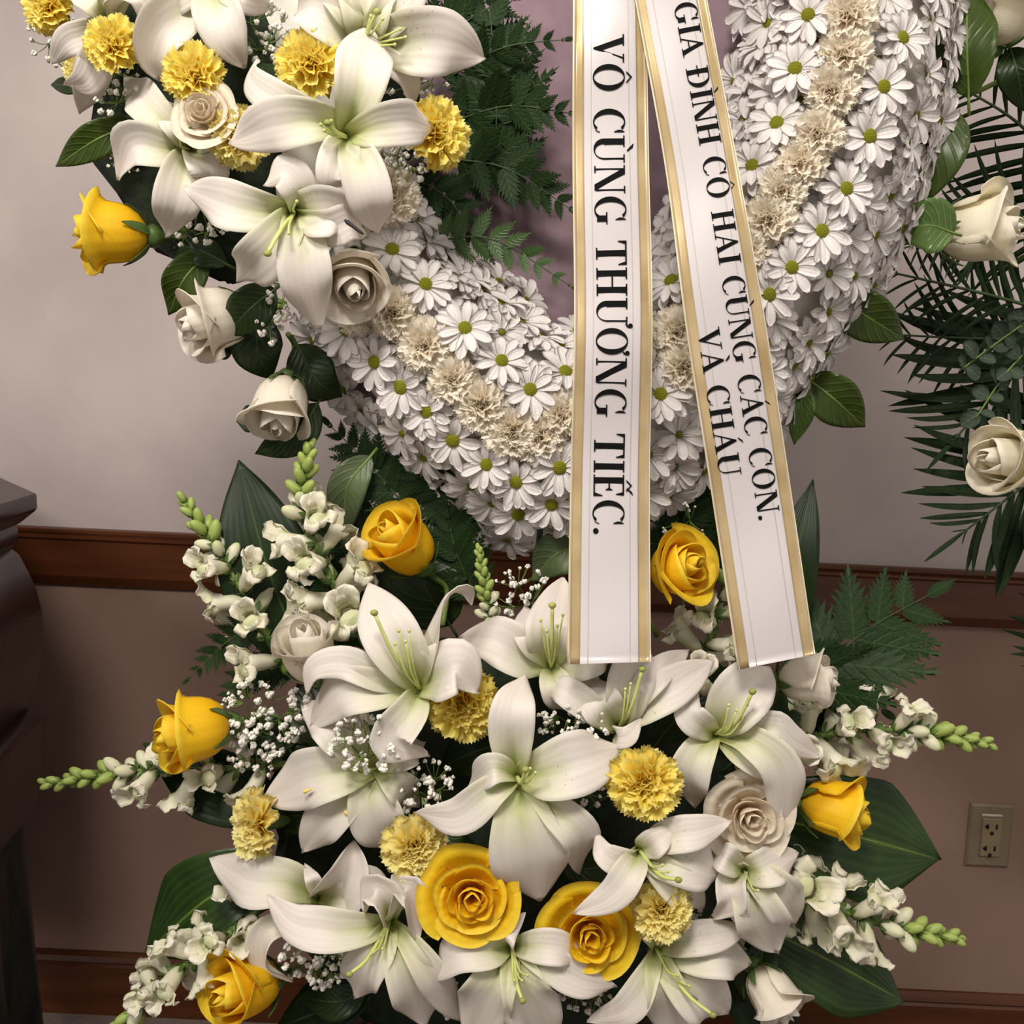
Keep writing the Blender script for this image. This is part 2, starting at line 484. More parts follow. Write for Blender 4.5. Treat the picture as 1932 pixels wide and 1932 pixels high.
h = RAIL_T - RAIL_B
moulding('trim_1', [(0, RAIL_B - .004), (.008, RAIL_B - .004), (.010, RAIL_B), (.016, RAIL_B + .10 * h), (.018, RAIL_B + .14 * h), (.018, RAIL_B + .78 * h), (.022, RAIL_B + .82 * h), (.022, RAIL_B + .86 * h), (.017, RAIL_B + .88 * h),
                    (.020, RAIL_B + .93 * h), (.020, RAIL_B + .98 * h), (.015, RAIL_T), (0, RAIL_T)], 'red brown wooden chair rail along the wall')
moulding('baseboard_back', [(0, 0), (.016, 0), (.016, BASE_T * .80), (.012, BASE_T * .84), (.016, BASE_T * .88), (.013, BASE_T * .96), (.006, BASE_T), (0, BASE_T)], 'red brown wooden baseboard along the wall')

# ---- power outlet
OUT_P = noise_mat('outlet_plate_tan', (0.165, 0.125, 0.078), (0.19, 0.147, 0.094), 30, 0.45)
OUT_F = noise_mat('outlet_face_tan', (0.20, 0.150, 0.083), (0.23, 0.175, 0.10), 30, 0.4)
DARK = noise_mat('slot_black', (0.006, 0.005, 0.004), (0.012, 0.01, 0.008), 30, 0.8)
OUT_L = noise_mat('outlet_label_pale', (0.42, 0.36, 0.32), (0.62, 0.55, 0.50), 900, 0.6, stretch=(1, 1, .3))
o0 = P(1865, 1575, YW)
ol = thing('power_outlet', 'tan double power outlet on the lower right wall', 'outlet', o0)


def bevel_plate(w, hh, t, b, y0=0.0, x0=0.0, z0=0.0):
    mb = MB()
    rows = [(w / 2, hh / 2, 0), (w / 2, hh / 2, t * .4), (w / 2 - b, hh / 2 - b, t)]
    base = len(mb.v)
    for (a, c, d) in rows:
        for (sx, sz) in ((-1, -1), (1, -1), (1, 1), (-1, 1)):
            mb.v.append((x0 + sx * a, y0 - d, z0 + sz * c)); mb.uv.append((0.5 + sx / 2, 0.5 + sz / 2))
    for i in range(2):
        for k in range(4):
            n = (k + 1) % 4
            mb.f.append((base + i * 4 + k, base + i * 4 + n, base + (i + 1) * 4 + n, base + (i + 1) * 4 + k)); mb.mi.append(0)
    mb.f.append((base + 8, base + 9, base + 10, base + 11)); mb.mi.append(0)
    return mb


part('cover_plate', bevel_plate(.078, .116, .006, .004).mesh('cover_plate', OUT_P, smooth=False), ol)
face = part('receptacle', bevel_plate(.036, .070, .0035, .0015, -.006, .001, -.002).mesh('receptacle', OUT_F, smooth=False), ol)
for zz in (.019, -.021):
    for (xx, w_, h_) in ((-.0075, .0042, .0085), (.0085, .0034, .0085)):
        part('slot', MB().box(xx - w_ / 2, -.0105, zz - h_ / 2, xx + w_ / 2, -.008, zz + h_ / 2).mesh('slot', DARK), face)
    part('slot', MB().box(-.0125, -.0105, zz - .0018, -.0075, -.008, zz + .0018).mesh('slot', DARK), face)
    part('ground_hole', MB().ball((.001, -.009, zz - .0125), .0042, 10, 6, sq=(1, .4, 1)).mesh('ground_hole', DARK), face)
for zz in (.049, -.050):
    part('screw', MB().ball((0, -.006, zz), .0028, 8, 4, sq=(1, .35, 1)).mesh('screw', OUT_F), ol)
part('label_strip', MB().box(-.018, -.0068, .036, .018, -.0055, .0405).mesh('label_strip', OUT_L), ol, label='pale label strip above the sockets')

# ---- dark wooden stand at the left edge, with the cloth below it
MAHO = noise_mat('mahogany_dark_gloss', (0.010, 0.0016, 0.0016), (0.022, 0.004, 0.0035), 10, 0.32, 0.03, spec=0.28, stretch=(1, 1, 4))
CLOTH = noise_mat('cloth_dark_green', (0.001, 0.002, 0.0015), (0.016, 0.022, 0.019), 22, 0.5, 0.3, stretch=(2, 2, .6))


def corner_loft(levels, dxy, nseg=1):
    """square-cut moulding seen on its corner: levels of (corner px, py), run back along two edges"""
    (ax, ay), (bx, by) = dxy
    G = []
    for (px, py) in levels:
        c = P(px, py, 1.28)
        G.append([(c.x + .55 * ax, c.y + .55 * ay, c.z), (c.x + .27 * ax, c.y + .27 * ay, c.z), tuple(c), (c.x + .27 * bx, c.y + .27 * by, c.z), (c.x + .55 * bx, c.y + .55 * by, c.z)])
    return G


DIRS = ((-0.60, 0.80), (0.16, -0.985))
st = thing('wooden_stand', 'dark mahogany moulded wooden stand at the left edge of the frame', 'stand', P(60, 1550, 1.28))
o_st = st.location
for nm, lv in (('top_slab', [(-260, 915), (60, 930), (67, 931), (69, 935), (70, 958), (66, 964), (40, 985), (28, 992)]),
               ('neck', [(30, 990), (34, 998), (34, 1022), (24, 1034), (20, 1040)]),
               ('body', [(22, 1036), (36, 1046), (54, 1080), (68, 1110), (78, 1150), (82, 1190), (81, 1225), (74, 1265), (62, 1310), (50, 1345), (46, 1356)]),
               ('base_slab', [(40, 1340), (66, 1345), (76, 1352), (79, 1360), (79, 1460), (74, 1500), (60, 1530), (44, 1556)])):
    mb = MB().grid(np.array(corner_loft(lv, DIRS)))
    me = mb.mesh(nm, MAHO, o_st)
    o = part(nm, me, st)
    em = o.modifiers.new('edge', 'EDGE_SPLIT'); em.split_angle = math.radians(35)
mb = MB()
lv = [(42, 1550), (46, 1600), (52, 1680), (58, 1760), (65, 1850), (74, 1945), (84, 2060)]
rg = random.Random(4)
G = []
for i, (px, py) in enumerate(lv):
    row = []
    c = P(px, py, 1.28)
    for k, a in enumerate(np.linspace(-1, 1, 41)):
        amp = 0.022 * (i / 6) * math.sin(k * 1.3 + 0.6 * math.sin(k * 2.1))
        if a < 0: q = (c.x - .55 * a * DIRS[0][0], c.y - .55 * a * DIRS[0][1] + amp, c.z)
        else: q = (c.x + .55 * a * DIRS[1][0] + amp, c.y + .55 * a * DIRS[1][1], c.z)
        row.append(q)
    G.append(row)
clo = part('draped_cloth', MB().grid(np.array(G)).mesh('draped_cloth', CLOTH))
solid(clo, .002)
tag(clo, 'dark green cloth hanging below the mahogany stand', 'cloth')

# ------------------------------------------------------------------ flower builders
ORD = ['first', 'second', 'third', 'fourth', 'fifth', 'sixth', 'seventh', 'eighth', 'ninth', 'tenth', 'eleventh', 'twelfth', 'thirteenth', 'fourteenth', 'fifteenth',
       'sixteenth', 'seventeenth', 'eighteenth', 'nineteenth', 'twentieth', 'twenty-first', 'twenty-second', 'twenty-third', 'twenty-fourth']


def aim(vec, spin=0.0):
    return Vector(vec).to_track_quat('Z', 'Y') @ Quaternion((0, 0, 1), spin)


def lily(label, c, d, petals, stamens=(), pistil=None, group='white lilies of the two sprays', anthers=()):
    """c: throat (px, py); d: depth of the throat; petals: (spine px points..., width px, tip depth change, options)"""
    o3 = P(c[0], c[1], d)
    t = thing('white_lily', label, 'lily', o3, group)
    for k, pet in enumerate(petals):
        pts, w = pet[0], pet[1]
        dt = pet[2] if len(pet) > 2 else 0.02
        op = pet[3] if len(pet) > 3 else {}
        rise = op.get('rise', 0.022)
        n = len(pts)
        sp = [P(c[0], c[1], d + 0.012)]
        for i, (x, y) in enumerate(pts):
            f = (i + 1) / n
            dd = d - rise * math.sin(min(1.0, f / 0.62) * math.pi / 2) + (dt + rise) * max(0, (f - 0.55) / 0.45) ** 1.5
            sp.append(P(x, y, dd))
        G = blade(sp, S(w, d), 'lily', 11, 24, op.get('cup', (0.75, 0.22, -0.25)), op.get('roll', (0, 0)), op.get('ruffle', 0.065), op.get('rk', 3.2), seed=k + int(c[0]), groove=0.035)
        part('petal', MB().shell(G, 0.0009).mesh('petal', LILY, o3), t)
    for (x, y) in stamens:
        a, b2 = P(c[0], c[1], d + .005), P(x, y, d - .035)
        mid = (a + b2) / 2 + Vector((0, -.010, -.004))
        part('stamen', MB().tube(catmull([a, mid, b2], 9), np.linspace(.0013, .0008, 9), 6).ball(b2, .0016, 6, 4).mesh('stamen', LILY_STAMEN, o3), t)
    for (x0, y0, x1, y1, e, m) in anthers:
        a, b2 = P(x0, y0, d + e), P(x1, y1, d + e - .002)
        part('anther', MB().tube([a, a.lerp(b2, .15), a.lerp(b2, .5), a.lerp(b2, .85), b2], [.0008, .0020, .0015, .0013, .0006], 7).mesh('anther', m, o3), t, label='loose anther on a petal')
    if pistil:
        a, b2 = P(c[0], c[1], d + .005), P(pistil[0], pistil[1], d - .045)
        mid = (a + b2) / 2 + Vector((0, -.012, -.004))
        C = catmull([a, mid, b2], 11)
        ps = part('pistil', MB().tube(C, np.linspace(.0021, .0016, 11), 8).mesh('pistil', LILY_STAMEN, o3), t)
        part('stigma', MB().ball(b2, .0036, 8, 5, sq=(1, .8, .8)).mesh('stigma', LILY_STIGMA, o3), ps)
    return t


def rose_grids(kind, seed):
    rg = random.Random(seed)
    out = []
    n = {'bud': 10, 'half': 13, 'open': 15}[kind]
    az = rg.uniform(0, 6.28)
    WH = [(3, .15, .82, 95), (4, .28, .82, 70), (5, .46, .76, 57), (5, .68, .62, 53), (5, .92, .46, 49)]
    plan = [(w, i) for w, e in enumerate(WH) for i in range(e[0])]
    for k in range(n if kind != 'open' else len(plan)):
        q = k / (n - 1)
        az += math.radians(137.5 + rg.uniform(-14, 14))
        j = lambda a: 1 + rg.uniform(-a, a)
        if kind == 'bud':
            R = (0.15 + 0.47 * q ** 0.8) * j(.04); H = (1.50 - 0.16 * q) * j(.04)
            c1, c2, ze = (0.72, 0.50, 1.0) if q < .3 else ((0.90, 0.86, 1.0) if q < .62 else (1.02, 1.22 + .22 * rg.random(), 0.955))
            rp, zp = [0.10, R * .80, R, R * c1, R * c2], [0, .11, .46, .88, ze]
            span = 150 if q < .3 else (105 if q < .62 else 82)
        elif kind == 'half':
            R = (0.13 + 0.62 * q ** 0.85) * j(.05); H = (1.28 - 0.30 * q) * j(.04)
            c1, c2, ze = (0.80, 0.60, 1.0) if q < .3 else ((0.95, 0.95, 1.0) if q < .6 else (1.05, 1.28 + .2 * rg.random(), 0.94))
            rp, zp = [0.10, R * .72, R * .95, R * c1, R * c2], [0, .14, .52, .90, ze]
            span = 140 if q < .3 else (95 if q < .6 else 78)
        else:
            w, i = plan[k]
            q = w / 4
            cnt, R, H, span = WH[w]
            R *= j(.08); H *= j(.06); span *= j(.08)
            az = i * 2 * math.pi / cnt + w * 0.75 + rg.uniform(-.16, .16)
            rp = [0.07, R * .55, R * .84, R * .98, R * (0.98 + .20 * q ** 2)]
            zp = [0, .24, .64, .95, 1.0 - .16 * q ** 2]
        nu, nv = 15, 9
        sv = np.linspace(0, 1, nv); key = [0, .2, .5, .85, 1]
        r_s, z_s = np.interp(sv, key, rp), np.interp(sv, key, zp) * H
        # soften the polyline profile
        for arr in (r_s, z_s): arr[1:-1] = 0.25 * arr[:-2] + 0.5 * arr[1:-1] + 0.25 * arr[2:]
        G = np.zeros((nv, nu, 3))
        p1, p2 = rg.uniform(0, 6.28), rg.uniform(0, 6.28)
        for a in range(nv):
            for b in range(nu):
                t = 2 * b / (nu - 1) - 1
                s = sv[a]
                an = az + math.radians(span) * t * (0.55 + 0.45 * min(1, s * 2.2))
                edge = abs(t) ** 2.4
                z = z_s[a] * (1 - 0.24 * edge * s) + 0.05 * H * s ** 4 * (1 - abs(t)) ** 2
                rr = r_s[a] * (1 + 0.055 * t + 0.02 * math.sin(3 * t + p1) + (0.17 if kind == 'open' else .05) * s * ((1 - t * t) - .5)) + (0.05 if q > .5 else .0) * edge * s ** 3 + 0.018 * math.sin(5 * t + p2) * s ** 3
                G[a, b] = (rr * math.cos(an), rr * math.sin(an), z)
        out.append(G)
    return out


ROSE_CACHE = {}


def rose_meshes(kind, seed, mat):
    key = (kind, seed, mat.name)
    if key not in ROSE_CACHE:
        pet = [MB().shell(G, .022).mesh('petal', mat) for G in rose_grids(kind, seed)]
        base = MB()
        prof_r = [(0.06, -.55), (.10, -.30), (.20, -.22), (.27, -.10), (.24, .02), (.16, .08)]
        base.grid(np.array([[(r * math.cos(a), r * math.sin(a), z) for a in np.linspace(0, 2 * math.pi, 12, endpoint=False)] for r, z in prof_r]), wrap=True)
        calyx = base.mesh('calyx', CALYX)
        seps = []
        rg = random.Random(seed)
        for k in range(5):
            a = k * 2 * math.pi / 5 + rg.uniform(-.2, .2)
            ca, sa = math.cos(a), math.sin(a)
            lift = rg.uniform(.15, .6)
            pts = [(.18 * ca, .18 * sa, -.04), (.42 * ca, .42 * sa, .06 + .1 * lift), (.60 * ca, .60 * sa, .22 + .25 * lift), (.70 * ca, .70 * sa, .35 + .4 * lift)]
            seps.append(MB().shell(blade(pts, .20, 'leaf', 5, 9, (0.2, 0.2, 0.1), eye=(0, 0, 9)), .02).mesh('sepal', CALYX))
        ROSE_CACHE[key] = (pet, calyx, seps)
    return ROSE_CACHE[key]


def rose(name, label, px, py, d, f, size, kind, mat, seed=1, spin=0.0, stem_to=None, group=None):
    """(px, py, d): middle of the bloom; f: facing; size: head half-width in px"""
    fv = facing(*f)
    sc = S(size, d) / {'bud': .72, 'half': .85, 'open': 1.0}[kind]
    mid = {'bud': .70, 'half': .55, 'open': .35}[kind]
    base = P(px, py, d) - fv * (mid * sc)
    t = thing(name, label, 'rose', base, group, aim(fv, spin), sc)
    pet, calyx, seps = rose_meshes(kind, seed, mat)
    for m in pet: part('petal', m, t)
    cx = part('calyx', calyx, t, label='green calyx')
    for m in seps: part('sepal', m, cx)
    if stem_to:
        q = aim(fv, spin).inverted()
        loc = lambda p: (q @ (p - base)) / sc
        e = P(*stem_to)
        a = base - fv * (.5 * sc)
        C = catmull([loc(a), loc(a - fv * (.55 * sc)), loc(e)], 10)
        part('stem', MB().tube(C, .0028 / sc, 7).mesh('stem', STEM), t)
    return t


CARN_CACHE = {}


def carn_petal(rg, az, r0, r1, lift, w, nu=19, nv=7):
    """one frilled petal: radial distance r0..r1, lift = how steeply it stands up"""
    G = np.zeros((nv, nu, 3))
    ph, kf = rg.uniform(0, 6.28), rg.uniform(4.5, 7.0)
    tw = rg.uniform(-.25, .25)
    for a in range(nv):
        s = a / (nv - 1)
        wid = w * (0.20 + 0.80 * s ** 0.75)
        for b in range(nu):
            t = 2 * b / (nu - 1) - 1
            tooth = (0.050 if b % 2 else -0.035) * (1 if a == nv - 1 else 0) * rg.uniform(.4, 1.4)
            L = (r1 - r0) * (s * (1 - 0.20 * t * t) + tooth)
            fr = 0.125 * s ** 1.5 * math.sin(kf * t + ph) + 0.035 * s ** 2 * math.sin(2.4 * kf * t + ph * 2) + tw * t * s * .3
            rad = r0 + L * math.cos(lift) - fr * math.sin(lift)
            z = L * math.sin(lift) + fr * math.cos(lift) - 0.10 * s * s * math.cos(lift)
            G[a, b] = (rad * math.cos(az) - wid * t * math.sin(az), rad * math.sin(az) + wid * t * math.cos(az), z)
    return G


def carn_meshes(seed, mat):
    key = (seed, mat.name)
    if key not in CARN_CACHE:
        rg = random.Random(seed)
        outer = []
        n = 11
        for k in range(n):
            az = k * 2 * math.pi / n + rg.uniform(-.12, .12)
            outer.append(MB().shell(carn_petal(rg, az, .06, 1.0 * rg.uniform(.93, 1.06), math.radians(rg.uniform(6, 20)), .42), .014).mesh('petal', mat))
        mb = MB()
        for layer, (cnt, r1, lift, w, r0) in enumerate(((10, .94, 32, .42, .03), (9, .82, 47, .38, .02), (7, .72, 60, .34, .0), (6, .64, 73, .30, -.02), (4, .58, 84, .26, -.04))):
            for k in range(cnt):
                az = k * 2 * math.pi / cnt + rg.uniform(-.25, .25) + layer
                mb.grid(carn_petal(rg, az, r0 + rg.uniform(0, .1), r1 * rg.uniform(.88, 1.1) + r0, math.radians(lift + rg.uniform(-9, 9)), w))
        inner = mb.mesh('petal_ruffle', mat)
        c = MB()
        pr = [(.07, -.95), (.10, -.86), (.17, -.70), (.20, -.35), (.22, -.02), (.10, .02)]
        c.grid(np.array([[(r * math.cos(a), r * math.sin(a), z) for a in np.linspace(0, 2 * math.pi, 10, endpoint=False)] for r, z in pr]), wrap=True)
        CARN_CACHE[key] = (outer, inner, c.mesh('calyx', CALYX))
    return CARN_CACHE[key]


def carnation(name, label, px, py, d, f, size, mat, seed=1, spin=0.0, group=None):
    fv = facing(*f)
    sc = S(size, d)
    base = P(px, py, d) - fv * (.30 * sc)
    t = thing(name, label, 'carnation', base, group, aim(fv, spin), sc)
    outer, inner, calyx = carn_meshes(seed, mat)
    for m in outer: part('petal', m, t)
    part('petal_ruffle', inner, t, kind='stuff')
    part('calyx', calyx, t, label='green calyx')
    return t


# daisy: shared petals and disc
def daisy_petal(seed):
    rg = random.Random(seed)
    G = np.zeros((7, 5, 3))
    for a in range(7):
        s = a / 6
        w = .165 * (0.45 + .55 * math.sin(min(1, s / .6) * math.pi / 2)) * (1 if s < .7 else math.sqrt(max(.02, 1 - ((s - .7) / .31) ** 2)))
        for b in range(5):
            t = b / 2 - 1
            G[a, b] = (.16 + .84 * s - (.035 if (a == 6 and b == 2) else 0), w * t, .10 * math.sin(s * 2.4 + rg.uniform(-.05, .05)) - .10 * s * s * rg.uniform(.9, 1.1) + .035 * t * t)
    return MB().shell(G, .009).mesh('petal', DAISY)


DAISY_P = [daisy_petal(k) for k in range(4)]
mb = MB()
rg = random.Random(9)
mb.ball((0, 0, .06), .225, 16, 8, sq=(1, 1, .55))
for k in range(70):
    r = .215 * math.sqrt((k + .5) / 70); a = k * 2.39996
    mb.ball((r * math.cos(a), r * math.sin(a), .06 + .124 * math.sqrt(max(0, 1 - (r / .225) ** 2))), .024, 5, 3)
DAISY_D = mb.mesh('disc', DAISY_EYE)


def daisy(label, px, py, d, fv, size, rg, group, disc=1.0):
    sc = S(size, d)
    t = thing('white_daisy', label, 'daisy', P(px, py, d), group, aim(fv, rg.uniform(0, 6)), sc)
    n = rg.randint(10, 12)
    for layer, (cnt, tilt, ln) in enumerate(((n, .02, 1.0), (n - 1, .22, .93))):
        for k in range(cnt):
            a = (k + .5 * layer) * 2 * math.pi / cnt + rg.uniform(-.10, .10)
            l = ln * rg.uniform(.90, 1.08)
            m4 = Matrix.Rotation(a, 4, 'Z') @ Matrix.Rotation(-(tilt + rg.uniform(-.12, .16)), 4, 'Y') @ Matrix.Rotation(rg.uniform(-.25, .25), 4, 'X') @ Matrix.Diagonal((l, rg.uniform(.9, 1.15), 1, 1))
            part('petal', DAISY_P[rg.randrange(4)], t, m4)
    part('disc', DAISY_D, t, Matrix.Diagonal((disc, disc, 1.05 * disc, 1)), label='olive green centre')
    return t


# ---- snapdragon florets
def floret_mesh(seed, opened=1.0):
    rg = random.Random(seed)
    mb = MB()
    # tube along +Z, slightly flattened, with a puffed throat
    pr = [(.06, 0), (.15, .12), (.20, .32), (.22, .55), (.27, .72), (.24, .80)]
    mb.grid(np.array([[(r * math.cos(a), r * .85 * math.sin(a) - .05 * z, z) for a in np.linspace(0, 2 * math.pi, 12, endpoint=False)] for r, z in pr]), wrap=True)
    # upper lip: two reflexed lobes; lower lip: three puffed lobes
    for sx in (-1, 1):
        pts = [(.08 * sx, .10, .60), (.13 * sx, .20, .86), (.17 * sx, .30 * opened + .05, 1.04), (.24 * sx, .46 * opened, 1.08)]
        mb.shell(blade(pts, .44, 'petal', 7, 9, (.4, .5, .1), ruffle=.10, rk=4, eye=(0, 0, 5), seed=seed), .02)
    for k, ax in enumerate((-.26, 0, .26)):
        pts = [(ax * .5, -.10, .62), (ax, -.24, .84), (ax * 1.2, -.36 * opened, .88), (ax * 1.4, -.44 * opened, .74)]
        mb.shell(blade(pts, .36, 'petal', 7, 9, (.2, .4, -.3), ruffle=.11, rk=4, eye=(0, 0, 5), seed=seed + k), .02)
    mb.ball((0, -.14, .74), .21, 10, 6, sq=(1.15, .9, .85), noise=.06, rng=rg)
    # calyx
    for k in range(5):
        a = k * 2 * math.pi / 5
        pts = [(.03 * math.cos(a), .03 * math.sin(a), -.05), (.15 * math.cos(a), .15 * math.sin(a), .06), (.20 * math.cos(a), .20 * math.sin(a), .24)]
        mb.shell(blade(pts, .13, 'leaf', 5, 5, eye=(5 * math.cos(a), 5 * math.sin(a), 0)), .015, mi=1)
    return mb.mesh('floret', [SNAP, CALYX])


FLORETS = [floret_mesh(k, .6 + .13 * k) for k in range(4)]
mb = MB().ball((0, 0, .5), .26, 10, 8, sq=(1, 1, 1.9)).ball((0, .02, .78), .16, 8, 5)
for k in range(5):
    a = k * 2 * math.pi / 5
    mb.shell(blade([(.05 * math.cos(a), .05 * math.sin(a), -.02), (.24 * math.cos(a), .24 * math.sin(a), .2), (.25 * math.cos(a), .25 * math.sin(a), .46)], .2, 'leaf', 5, 5, eye=(5 * math.cos(a), 5 * math.sin(a), 0)), .02, mi=1)
BUD_PALE = mb.mesh('bud', [SNAP, CALYX])
BUD_GREEN = mb.mesh('bud', [SNAP_BUD, STEM])


def snapdragon(label, pts, size, seed, n_fl=12, n_bud=10, bud_from=0.55, spread=1.0):
    """pts: (px, py, depth) from the stem's foot to the tip of the spike"""
    rg = random.Random(seed)
    W = [P(*p) for p in pts]
    t = thing('snapdragon_spike', label, 'snapdragon', W[0], 'ivory snapdragon spikes')
    C = catmull(W, 40) - np.asarray(tuple(W[0]))
    d = pts[0][2]
    part('stem', MB().tube(C, np.linspace(.0036, .0012, 40), 8).mesh('stem', STEM), t)
    T = np.gradient(C, axis=0)
    az = rg.uniform(0, 6)
    sz = S(size, d)

    def put(s, mesh, nm, k, lean):
        nonlocal az
        az += 2.39996
        i = min(39, int(s * 39))
        tv = Vector(T[i]).normalized()
        a = tv.orthogonal().normalized(); b = tv.cross(a)
        out = (a * math.cos(az) + b * math.sin(az))
        dr = (out * math.sin(lean) + tv * math.cos(lean)).normalized()
        # floret's upper lip (+Y) turns to the tip of the spike
        zax = dr; yax = (tv - zax * tv.dot(zax)).normalized(); xax = yax.cross(zax)
        m3 = Matrix((xax, yax, zax)).transposed().to_4x4()
        m4 = Matrix.Translation(Vector(C[i])) @ m3 @ Matrix.Diagonal((k, k, k, 1))
        part(nm, mesh, t, m4)
    for k in range(n_fl):
        s = 0.10 + (bud_from - 0.10) * k / max(1, n_fl - 1)
        put(s, FLORETS[rg.randrange(4)], 'floret', sz * rg.uniform(.85, 1.1) * (1 - .25 * k / n_fl), math.radians(62) * spread)
    for k in range(n_bud):
        f = k / max(1, n_bud - 1)
        s = bud_from + .03 + (0.985 - bud_from - .03) * f
        put(s, BUD_PALE if f < .28 else BUD_GREEN, 'bud', sz * (.52 - .26 * f) * rg.uniform(.9, 1.1), math.radians(58 - 32 * f))
    return t


# ---- leaves
def leaf(name, label, pts, w, d, mat, kind='leaf', dd=None, group=None, cup=(0.25, 0.12, -0.08), roll=(0, 0), cat='leaf', stem=True, nv=18, ruffle=0.02, thick=.0008):
    """pts: px points from stalk to tip; dd: depth change at each point"""
    n = len(pts)
    dd = dd or [0] + [-.012] * (n - 2) + [0.012]
    W = [P(x, y, d + e) for (x, y), e in zip(pts, dd)]
    o3 = W[0]
    t = thing(name, label, cat, o3, group)
    G = blade(W, S(w, d), kind, 11, nv, cup, roll, ruffle, 2.2, seed=int(pts[0][0]), groove=.025)
    part('leaf_blade', MB().shell(G, thick).mesh('leaf_blade', mat, o3), t)
    mid = G[:, 5]
    rad = np.linspace(.0016, .0004, nv) * (1.6 if kind == 'broad' else 1)
    if stem:
        ex = mid[0] - (mid[1] - mid[0]) * 2.2
        part('midrib', MB().tube(np.vstack([ex[None], mid]), np.concatenate([[.0016], rad]), 5).mesh('midrib', STEM if mat not in (LEAF_D, BLADE_D) else STEM_D, o3), t)
    return t


def pinna_mesh(mat, n=9, seed=0, narrow=1.0):
    """fern pinna of unit length along +X in the XY plane: toothed lobes either side of a rib"""
    rg = random.Random(seed)
    v, f, uv = [], [], []
    for i in range(n):
        s0, s1 = i / n, (i + 1) / n
        w = 0.24 * narrow * math.sin(math.pi * min(1, .16 + .84 * ((i + .5) / n)) ** .75) + .02
        for sd in (-1, 1):
            b = len(v)
            tipx = s0 + .10 + .05 * rg.random() + w * .35
            v += [(s0, 0, 0), (s1, 0, 0), (min(1.0, (s0 + tipx) / 2 + .045), sd * w * .62, .02), (min(1.02, tipx), sd * w * rg.uniform(.9, 1.1), .0), (s0 + .03, sd * w * .66, .018)]
            uv += [(.5, s0), (.5, s1), (.5 + sd * .3, s1), (.5 + sd * .5, s1), (.5 + sd * .3, s0)]
            f.append((b, b + 1, b + 2, b + 3, b + 4) if sd > 0 else (b, b + 4, b + 3, b + 2, b + 1))
    b = len(v)
    v += [(1 - 1 / n, .03, 0), (1 - 1 / n, -.03, 0), (1.10, 0, -.01)]; uv += [(.55, .9), (.45, .9), (.5, 1)]
    f.append((b, b + 2, b + 1))
    v = [(x, y, z - .10 * x * x) for x, y, z in v]
    return mesh_raw('pinna', v, f, mat, uv)


PINNA = {m.name: [pinna_mesh(m, 9, k) for k in range(3)] for m in (FERN, FERN_B, LEAF_D)}


def frond(name, label, pts, plen, mat, n=9, cat='fern', group='leatherleaf ferns', ang=58, seed=0, grow=.22, tilt=.35, meshes=None, nm='pinna', wy=1.0, rachis=.0014, rmat=None, foot=None):
    """feather-shaped leaf: rachis through pts (px, py, depth) with n pairs of pinnae"""
    rg = random.Random(seed + int(pts[0][0]))
    W = [P(*p) for p in pts]
    t = thing(name, label, cat, W[0], group)
    C = catmull(W, 40) - np.asarray(tuple(W[0]))
    part('rachis', MB().tube(C, np.linspace(rachis, rachis * .4, 40), 6).mesh('rachis', rmat or STEM), t)
    T = np.gradient(C, axis=0)
    ms = meshes or PINNA[mat.name]
    L0 = S(plen, pts[0][2])
    for k in range(n):
        f = k / (n - 1)
        i = min(39, int((.06 + .90 * f) * 39))
        tv = Vector(T[i]).normalized()
        view = (Vector(C[i]) + W[0] - CAM).normalized()
        sd = tv.cross(view).normalized(); up = sd.cross(tv).normalized()
        ln = L0 * ((1 - f) ** .62 * (.72 + .28 * min(1, f / .22)) + .10)
        for s in (-1, 1):
            a = math.radians(ang * (1 - .35 * f) + rg.uniform(-7, 7))
            x = (tv * math.cos(a) + sd * s * math.sin(a) + up * rg.uniform(-tilt, tilt)).normalized()
            z = (up + sd * rg.uniform(-.35, .35)).normalized()
            y = z.cross(x).normalized(); z = x.cross(y)
            l = ln * rg.uniform(.9, 1.1)
            m4 = Matrix.Translation(Vector(C[i])) @ Matrix((x, y, z)).transposed().to_4x4() @ Matrix.Diagonal((l, l * wy, l, 1))
            part(nm, ms[rg.randrange(len(ms))], t, m4)
    if foot is not None:
        e = P(*foot) - W[0]
        part('stem', MB().tube(catmull([Vector((0, 0, 0)), -Vector(T[0]).normalized() * .12, e], 14), rachis, 7).mesh('stem', rmat or STEM), t)
    # end pinna
    tv = Vector(T[-1]).normalized(); view = (Vector(C[-1]) + W[0] - CAM).normalized()
    sd = tv.cross(view).normalized(); up = sd.cross(tv)
    m4 = Matrix.Translation(Vector(C[-2])) @ Matrix((tv, up.cross(tv), up)).transposed().to_4x4() @ Matrix.Diagonal((L0 * .3, L0 * .3 * wy, L0 * .3, 1))
    part(nm, ms[0], t, m4)
    return t


def palm_leaflet(seed):
    rg = random.Random(seed)
    pts = [(0, 0, 0), (.35, 0, .02), (.7, 0, -.02 - .05 * rg.random()), (1, 0, -.10 - .10 * rg.random())]
    return MB().shell(blade(pts, .058, 'strap', 5, 10, (.5, .4, .2), eye=(.5, 0, 9)), .004).mesh('leaflet', PALM)


LEAFLETS = [palm_leaflet(k) for k in range(4)]

# ---- baby's breath
mb = MB(); rg = random.Random(2)
for k in range(9):
    a, e = rg.uniform(0, 6.28), rg.uniform(-.6, 1.2)
    mb.ball((.55 * math.cos(a) * math.cos(e), .55 * math.sin(a) * math.cos(e), .55 * math.sin(e)), .5, 6, 4, noise=.25, rng=rg)
GYPSO = mb.mesh('blossom', GYPS)


